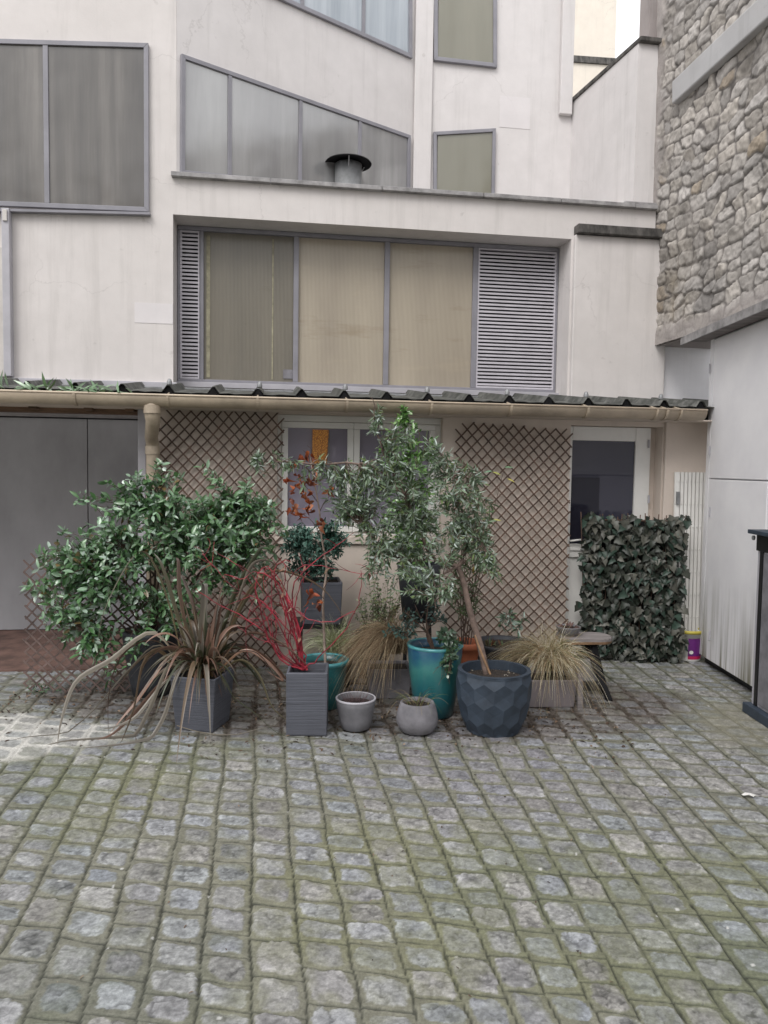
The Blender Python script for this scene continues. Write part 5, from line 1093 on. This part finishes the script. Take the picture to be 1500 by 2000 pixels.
# laurel second dark reflection is left to the glass
c=np.array([*W(625,1300,5.88)[:2],0]); D_=c[1]; T=empty('potted_nandina',c,'dark bluish-green bushy shrub in a square grey planter on a black stand','plant')
zs=W(625,1212,D_)[2]; hp_=W(625,1132,D_)[2]-zs; wq=(W(664,1170,D_)-W(586,1170,D_))[0]
cc=c+np.array([0,0,zs]); box_pot(T,cc,FAC.ang,wq,wq,hp_,M['groove'],.92,.014,soil=.02)
ms=MB(); sp=Plane((c[0],c[1]),FAC.ang); ms.box(sp,-wq*.62,wq*.62,-wq*.55,wq*.55,zs-.03,zs-.001)
for sx in (-1,1):
    for sy in (-1,1): ms.tube([sp.pt(sx*wq*.5,sy*wq*.45,zs-.03),sp.pt(sx*wq*.55,sy*wq*.5,0)],.015,6)
ms.build('plant_stand',M['black'],T)
sh=W(622,1120,D_)
shrub(R,T,[sh+np.array([x,0,0]) for x in (-.05,0,.05)]+[W(600,1075,D_),W(640,1070,D_)],blob_targets(R,[(120,612,1068,66,50,D_-.05,.17,.1),(70,605,1108,55,30,D_-.1,.13,.1),(12,570,1050,18,14,D_-.1,.05,0),(12,665,1062,16,14,D_-.1,.05,0),(14,640,1025,22,12,D_-.1,.05,0),(26,650,1050,30,30,D_,.1,0),(24,585,1040,22,20,D_,.08,0)]),M['leafmatte'],[(.045,.11,.085),(.07,.16,.125),(.025,.06,.045),(.12,.21,.17)],.042,.017,'oval',nl=7,t0=.35,rise=.05,rad=.0014,tmat=M['twig'],up=.9)
# ---- terracotta pot with tall willow-leaved plant ------------------------------------
c=base_at(907,1305,.11)+np.array([0,.0,0]); c=np.array([*W(907,1290,5.55)[:2],0]); T=empty('potted_bay',c,'terracotta pot with tall thin-stemmed plant, yellowing at the tips, by the trellis','plant')
hh=W(907,1252,5.55)[2]; r_=(W(932,1250,5.55)-W(885,1250,5.55))[0]*.5+.03
round_pot(T,c,[(0,0),(.09,0),(r_*.82,hh*.7),(r_*.98,hh-.05),(r_*1.05,hh-.045),(r_*1.06,hh),(r_*.92,hh),(r_*.88,hh-.05)],M['terracotta'],hh-.045,r_*.9)
rt=np.array([spline([c+np.array([R.uniform(-.04,.04),R.uniform(-.03,.03),hh-.05]),W(x0,1150,5.55),W(x1,y1,5.5)],14) for x0,x1,y1 in ((900,905,900),(915,935,930),(925,950,990),(890,880,1000),(935,965,1060),(905,915,1030),(925,985,915),(930,962,1000))])
tubes('stems',rt,np.linspace(.005,.0018,14)[None].repeat(len(rt),0),M['twig'],T,5)
shrub(R,T,rt[:6,5:].reshape(-1,3),blob_targets(R,[(26,925,1100,38,90,5.5,.1,0),(20,900,1180,35,40,5.5,.1,0),(16,940,1010,30,60,5.5,.08,0),(8,905,950,22,40,5.5,.05,0)]),M['leafmatte'],[(.08,.12,.06),(.13,.17,.09),(.06,.08,.03)],.065,.014,'lance',nl=5,t0=.2,rise=.02,rad=.0013,tmat=M['twig'])
pts=np.array([W(985,913,5.5),W(962,920,5.5),W(990,935,5.5),W(978,928,5.5),W(962,1015,5.5),W(955,1012,5.5),W(925,1105,5.5)]); leaves('yellow_leaves',pts,np.array([[1,0,.1],[-1,0,-.1],[1,0,-.3],[-.6,0,.3],[.8,0,0],[-.8,0,-.1],[0,0,-1.]]),np.array([[0,-.6,1.]]*7),.065,.022,M['leafmatte'],T,np.array([(.12,.22,.12),(.14,.24,.15),(.42,.38,.10),(.3,.32,.08),(.42,.40,.12),(.4,.38,.1),(.45,.35,.1)]),'oval')
# ---- dark low bowls near bench ---------------------------------------------------------
c=np.array([*W(985,1300,5.85)[:2],0]); T=empty('low_planter',c,'wide low dark bowl planter behind the faceted pot','planter')
hh=W(985,1254,5.85)[2]; round_pot(T,c,[(0,0),(.16,0),(.2,hh*.5),(.24,hh-.02),(.245,hh),(.225,hh),(.21,hh-.05)],M['darkpot'],hh-.03,.22)
n=20; p0=np.array([W(R.uniform(950,1020),1262,5.8) for _ in range(n)]); leaves('sprouts',p0,R.normal(0,.5,(n,3))+np.array([0,0,1.]),R.normal(size=(n,3)),R.uniform(.04,.09,n),R.uniform(.008,.02,n),M['leafmatte'],T,pal(R,n,[(.08,.12,.05),(.2,.17,.09),(.14,.07,.04)]),'lance')
# ---- bench -----------------------------------------------------------------------------
bD=5.72; zt_=W(1150,1240,bD)[2]; BP=Plane((W(1194,1240,bD)[0],bD),FAC.ang*.4+math.pi)   # origin at right end, s runs left
BN=empty('stool_bench',(W(1140,1240,bD)[0],bD+.1,0),'weathered wooden bench with rounded end and splayed black legs beside the ivy screen','bench')
V=[];prof_=[]
Lb=.40; wb=.12
for k in range(13):
    t=-math.pi/2+math.pi*k/12; prof_.append((.11-.11*math.cos(t),wb*math.sin(t)))
prof_+=[(Lb,wb),(Lb,-wb)]
up_v=[]; 
def bp(s,d,z): return BP.o+BP.u*s+np.array([-BP.u[1],BP.u[0],0])*d+np.array([0,0,z])
for z,k in ((zt_-.045,.965),(zt_-.028,1.),(zt_-.006,.99),(zt_,.94)):
    for s,d in prof_: V.append(bp(.2+(s-.2)*k,d*k,z))
nn=len(prof_); mb=MB().add(V,[tuple(range(nn)),tuple(range(4*nn-1,3*nn-1,-1))]+[(a*nn+i,a*nn+(i+1)%nn,(a+1)*nn+(i+1)%nn,(a+1)*nn+i) for a in range(3) for i in range(nn)])
seat=mb.build('seat',M['wood'],BN)
V=[bp(.2+(s-.2)*k,d*k,z) for z,k in ((zt_-.0455,.968),(zt_-.026,1.004)) for s,d in prof_]
MB().add(V,[(i,(i+1)%nn,nn+(i+1)%nn,nn+i) for i in range(nn)]).build('seat_edge',M['woodedge'],seat)
for (s,d,fs,fd) in ((.16,-.09,None,None),(.16,.07,.08,.14),(.34,-.07,.42,-.1),(.34,.07,.42,.14)):
    top=bp(s,d,zt_-.05)
    if fs is None: foot=G(1191,1370); top=W(1147,1258,bD-.05)
    else: foot=bp(fs,fd,0)
    mb=MB(); mb.bar(foot,top,.042,.03,[0,1,0]); mb.build('leg',M['dark'],BN,bevel=.003)
mb=MB(); mb.box(BP,.1,.36,-.02,.02,zt_-.075,zt_-.046); mb.build('apron',M['black'],BN)
f_=G(1133,1386); MB().bar(f_+np.array([0,.01,0]),W(1133,1316,f_[1]+.02),.035,.03,[0,1,0]).build('wood_peg',M['wood'],None,tuple(f_)); 
o=bpy.data.objects['wood_peg']; tag(o,'short weathered wooden post end beside the taupe trough','post')
c=base_at(1143,1352,.09); T=empty('empty_pot',c,'dark grey lidded pot standing under the bench','pot')
round_pot(T,c,[(0,0),(.085,0),(.09,.07),(.12,.085),(.12,.1),(.095,.12),(.09,.24),(.08,.25),(.075,.2)],M['plasticgrey'],.22,.085)
c=bp(.33,-.0,zt_+.001); T=empty('bench_planter',c,'shallow grey bowl with dead plant standing on the bench','planter')
round_pot(T,c,[(0,0),(.06,0),(.08,.03),(.09,.06),(.092,.066),(.085,.068),(.08,.055)],M['plasticgrey'],.055,.08)
n=40; g_=R.uniform(0,6.28,n); p0=c+np.stack([.05*np.cos(g_),.05*np.sin(g_),np.full(n,.055)],1); leaves('dead_foliage',p0,np.stack([np.cos(g_),np.sin(g_),R.uniform(.1,1,n)],1),R.normal(size=(n,3)),R.uniform(.02,.05,n),.018,M['leafmatte'],T,pal(R,n,[(.10,.05,.045),(.16,.10,.09)]),'oval')
# ---- artificial ivy screen --------------------------------------------------------------
sa=G(1132,1288); sb=G(1330,1296); IV=Plane((sa[0],sa[1]),math.atan2(sb[1]-sa[1],sb[0]-sa[0])); Lw=float(np.linalg.norm(sb-sa)); hi=W(1230,1003,sa[1]+.05)[2]
T=empty('ivy_screen',(sa+sb)/2,'artificial ivy leaf screen panel, dark green-grey, standing in front of the glazed door','screen')
mb=MB(); 
for k in range(22):
    a=.02+(Lw-.04)*k/21+R.uniform(-.01,.01); dx=.035*(1 if k%2 else -1)
    mb.bar(IV.pt(a-dx,.055+.006*(k%2),.02),IV.pt(a+dx,.055+.006*(k%2),hi+R.uniform(-.03,.01)),.008,.005,-IV.n)
for k in range(9): mb.box(IV,.01,Lw-.01,.066,.070,.08+k*hi/9,.088+k*hi/9)
mb.build('slat_backing',M['slats'],T,fix=False)
MB().box(IV,.02,Lw-.03,.071,.075,.03,hi-.05).build('mesh_backing',M['dark'],T)
n=1250; a=R.uniform(-.0,Lw-.0,n); z=R.uniform(.05,hi+.0,n); z=np.minimum(z,hi-.02+.035*vn(a*14,a*0,77)); a=a+R.normal(0,.006,n); gn=int(n)
d=R.uniform(-.02,.05,n); P0=IV.o[None]+IV.u[None]*a[:,None]+IV.n[None]*d[:,None]+np.array([0,0,1.])*z[:,None]
Dv=-IV.n[None]*R.uniform(.15,.8,(n,1))+IV.u[None]*R.normal(0,.55,(n,1))+np.array([0,0,-1.])*R.uniform(.3,1.1,(n,1)); Uv=-IV.n[None]*.8+np.array([0,0,1.])*R.uniform(.2,1.3,(n,1))+R.normal(0,.35,(n,3))
leaves('leaves',P0,Dv,Uv,R.uniform(.045,.10,n),R.uniform(.04,.092,n),M['leafdark'],T,pal(R,n,[(.038,.042,.033),(.085,.085,.07),(.018,.024,.017),(.028,.05,.037)],.25),'ivy',.35,.3)
# ---- amber lamp shade and painted shadow strip at the window ------------------------------------------------------
lx0=FAC.px(609,870,.13)[0]; lx1=FAC.px(640,870,.13)[0]; lz1=FZ(620,840,.13); lz0=FZ(620,905,.13)
# panel hangs against the inside of the glass; pane in front is built only where the photo shows plain reflection
am=MB().poly(FAC,[(lx0+.0,lz0),(lx1-.012,lz0),(lx1+.002,lz1),(lx0+.002,lz1)],.060,.084).build('window_lamp_shade',M['amber'],None,FAC.pt((lx0+lx1)/2,.07,lz0)); tag(am,'faintly glowing amber woven lamp shade at the top of the left window sash','curtain')
sd=MB().poly(FAC,[(lx1-.011,lz0-.12),(lx1+.02,lz0-.14),(lx1+.010,lz1),(lx1+.003,lz1)],.066,.084).build('amber_shadow',M['concrete'],None,FAC.pt(lx1,.07,lz0)); tag(sd,'thin grey strip painted as the shadow beside the amber lamp shade','curtain')  # grey strip stands in for the shadow right of the lamp shade
# ---- weeds on gutter, ground weed, scraps -----------------------------------------------
for k,(x,y,n,lab) in enumerate(((25,755,7,'young weed with two shoots at the far left end of the gutter'),(85,760,8,'single small weed sprouting between the two leftmost roof ribs'),(148,755,18,'largest clump of weeds growing from the gutter'),(185,762,10,'low weeds trailing over the gutter rim right of the largest clump'),(232,762,6,'last weed on the gutter, just above the downpipe side'))):
    p=FAC.pt(FAC.px(x,y,-.39)[0],-.39,gz+.01); o_=p+np.zeros(3)
    T=empty('weed',p,lab,'weed','weeds sprouting in the gutter')
    P0=np.repeat(p[None],n,0)+R.normal(0,1,(n,3))*np.array([.05,.012,.008]); 
    leaves('leaves',P0,R.normal(0,.8,(n,3))*np.array([1,.5,.3])+np.array([0,-.2,.55]),R.normal(0,.4,(n,3))+np.array([0,-.8,.6]),R.uniform(.07,.15,n),R.uniform(.018,.03,n),M['leaf'],T,pal(R,n,[(.14,.25,.12),(.2,.3,.18),(.07,.13,.05)]),'lance',.3,.3)
p=G(88,1352); T=empty('weed',p,'small dark green weed growing at the foot of the low trellis','weed'); n=60
leaves('leaves',p+R.normal(0,1,(n,3))*np.array([.06,.04,.02])+np.array([0,0,.03]),R.normal(0,1,(n,3))*np.array([1,1,.4]),R.normal(0,.5,(n,3))+np.array([0,0,1.]),R.uniform(.015,.03,n),.013,M['leafmatte'],T,pal(R,n,[(.05,.10,.05),(.09,.15,.08)]),'oval')
p=G(1463,1558); T=MB().add([tuple(p+np.array([x,y,z])) for x,y,z in ((-.035,.01,.012),(-.01,.022,.018),(.012,.008,.02),(.04,.012,.01),(.012,-.022,.014),(-.005,-.01,.02),(-.03,-.005,.013))],[(0,1,5,6),(1,2,5),(2,3,4,5)]).build('paper_scrap',M['white'],None,tuple(p)); tag(T,'torn white scrap of paper lying on the cobbles at the right','paper')
n=1700; xx=R.uniform(-2.6,1.6,n); yy=5.15+R.normal(0,.42,n); far=R.uniform(size=n)<.12; yy=np.where(far,R.uniform(2.3,6.3,n),yy); P0=np.stack([xx,yy,np.full(n,.004)],1)
keep=(yy>2.1)&(yy<6.3); P0=P0[keep]; far=far[keep]; n=len(P0)
L_=leaves('leaf_litter',P0,R.normal(0,1,(n,3))*np.array([1,1,.15]),R.normal(0,.35,(n,3))+np.array([0,0,1.]),R.uniform(.012,.045,n)*np.where(far,.4,1),R.uniform(.006,.018,n)*np.where(far,.5,1),M['leafmatte'],None,pal(R,n,[(.07,.045,.03),(.13,.085,.055),(.22,.16,.11),(.035,.025,.02)]),'oval',.5,.4,origin=(0,5,0)); tag(L_,'dead leaves and twigs littering the cobbles under the pots','leaf litter',kind='stuff')
# ------------------------------------------------------------------ opposite side of the courtyard (seen mirrored in the glass)
OB=empty('courtyard_building',(0,-5,0),'pale rendered building closing the courtyard behind the viewer, mirrored in the windows','building')
OPL=Plane((0,-5.2),math.pi)
mb=MB(); hs=[]
for k in range(5):
    for zz in (1.0,4.2): hs.append((-6.6+k*2.8,-5.2+k*2.8,zz,zz+1.7))
wall_cells(mb,OPL,-8,8,-.05,7,hs,0,.3); mb.build('wall',M['wall2'],OB)
for h in hs: MB().box(OPL,h[0],h[1],.2,.25,h[2],h[3]).build('window',M['pane_brown'],OB)
# ------------------------------------------------------------------ light, sky, camera
el,az=math.radians(48),math.radians(205)
w=bpy.data.worlds.new('World'); SC.world=w; w.use_nodes=True; nt=w.node_tree; bg=nt.nodes['Background']
sky=nt.nodes.new('ShaderNodeTexSky'); sky.sky_type='NISHITA'; sky.sun_disc=False; sky.sun_elevation=el; sky.sun_rotation=az; sky.air_density=1.; sky.dust_density=3.; sky.ozone_density=1.
hs_=nt.nodes.new('ShaderNodeHueSaturation'); hs_.inputs['Saturation'].default_value=.12; hs_.inputs['Value'].default_value=1.; nt.links.new(sky.outputs[0],hs_.inputs['Color']); cl_=mixc(nt,.82,hs_.outputs[0],(7.1,7.1,7.25)); nt.links.new(cl_,bg.inputs[0]); bg.inputs[1].default_value=.13
sl=bpy.data.lights.new('sun','SUN'); sl.energy=1.0; sl.angle=math.radians(30); sl.color=(1,.97,.94); so=bpy.data.objects.new('sun',sl); COL.objects.link(so)
dv=Vector((math.sin(az)*math.cos(el),math.cos(az)*math.cos(el),math.sin(el))); so.rotation_euler=dv.to_track_quat('Z','Y').to_euler(); so.location=(0,0,12)
cd=bpy.data.cameras.new('camera'); co=bpy.data.objects.new('camera',cd); COL.objects.link(co); cd.sensor_fit='VERTICAL'; cd.sensor_height=24; cd.lens=18.0; cd.clip_end=300
mt=Matrix(((RT[0],UP[0],-fw[0],CAM[0]),(RT[1],UP[1],-fw[1],CAM[1]),(RT[2],UP[2],-fw[2],CAM[2]),(0,0,0,1))); co.matrix_world=mt; SC.camera=co
vs=SC.view_settings; vs.view_transform='Standard'; vs.look='None'; vs.gamma=1; vs.exposure=0.78
SC.cycles.max_bounces=6; SC.cycles.diffuse_bounces=4; SC.cycles.use_denoising=True
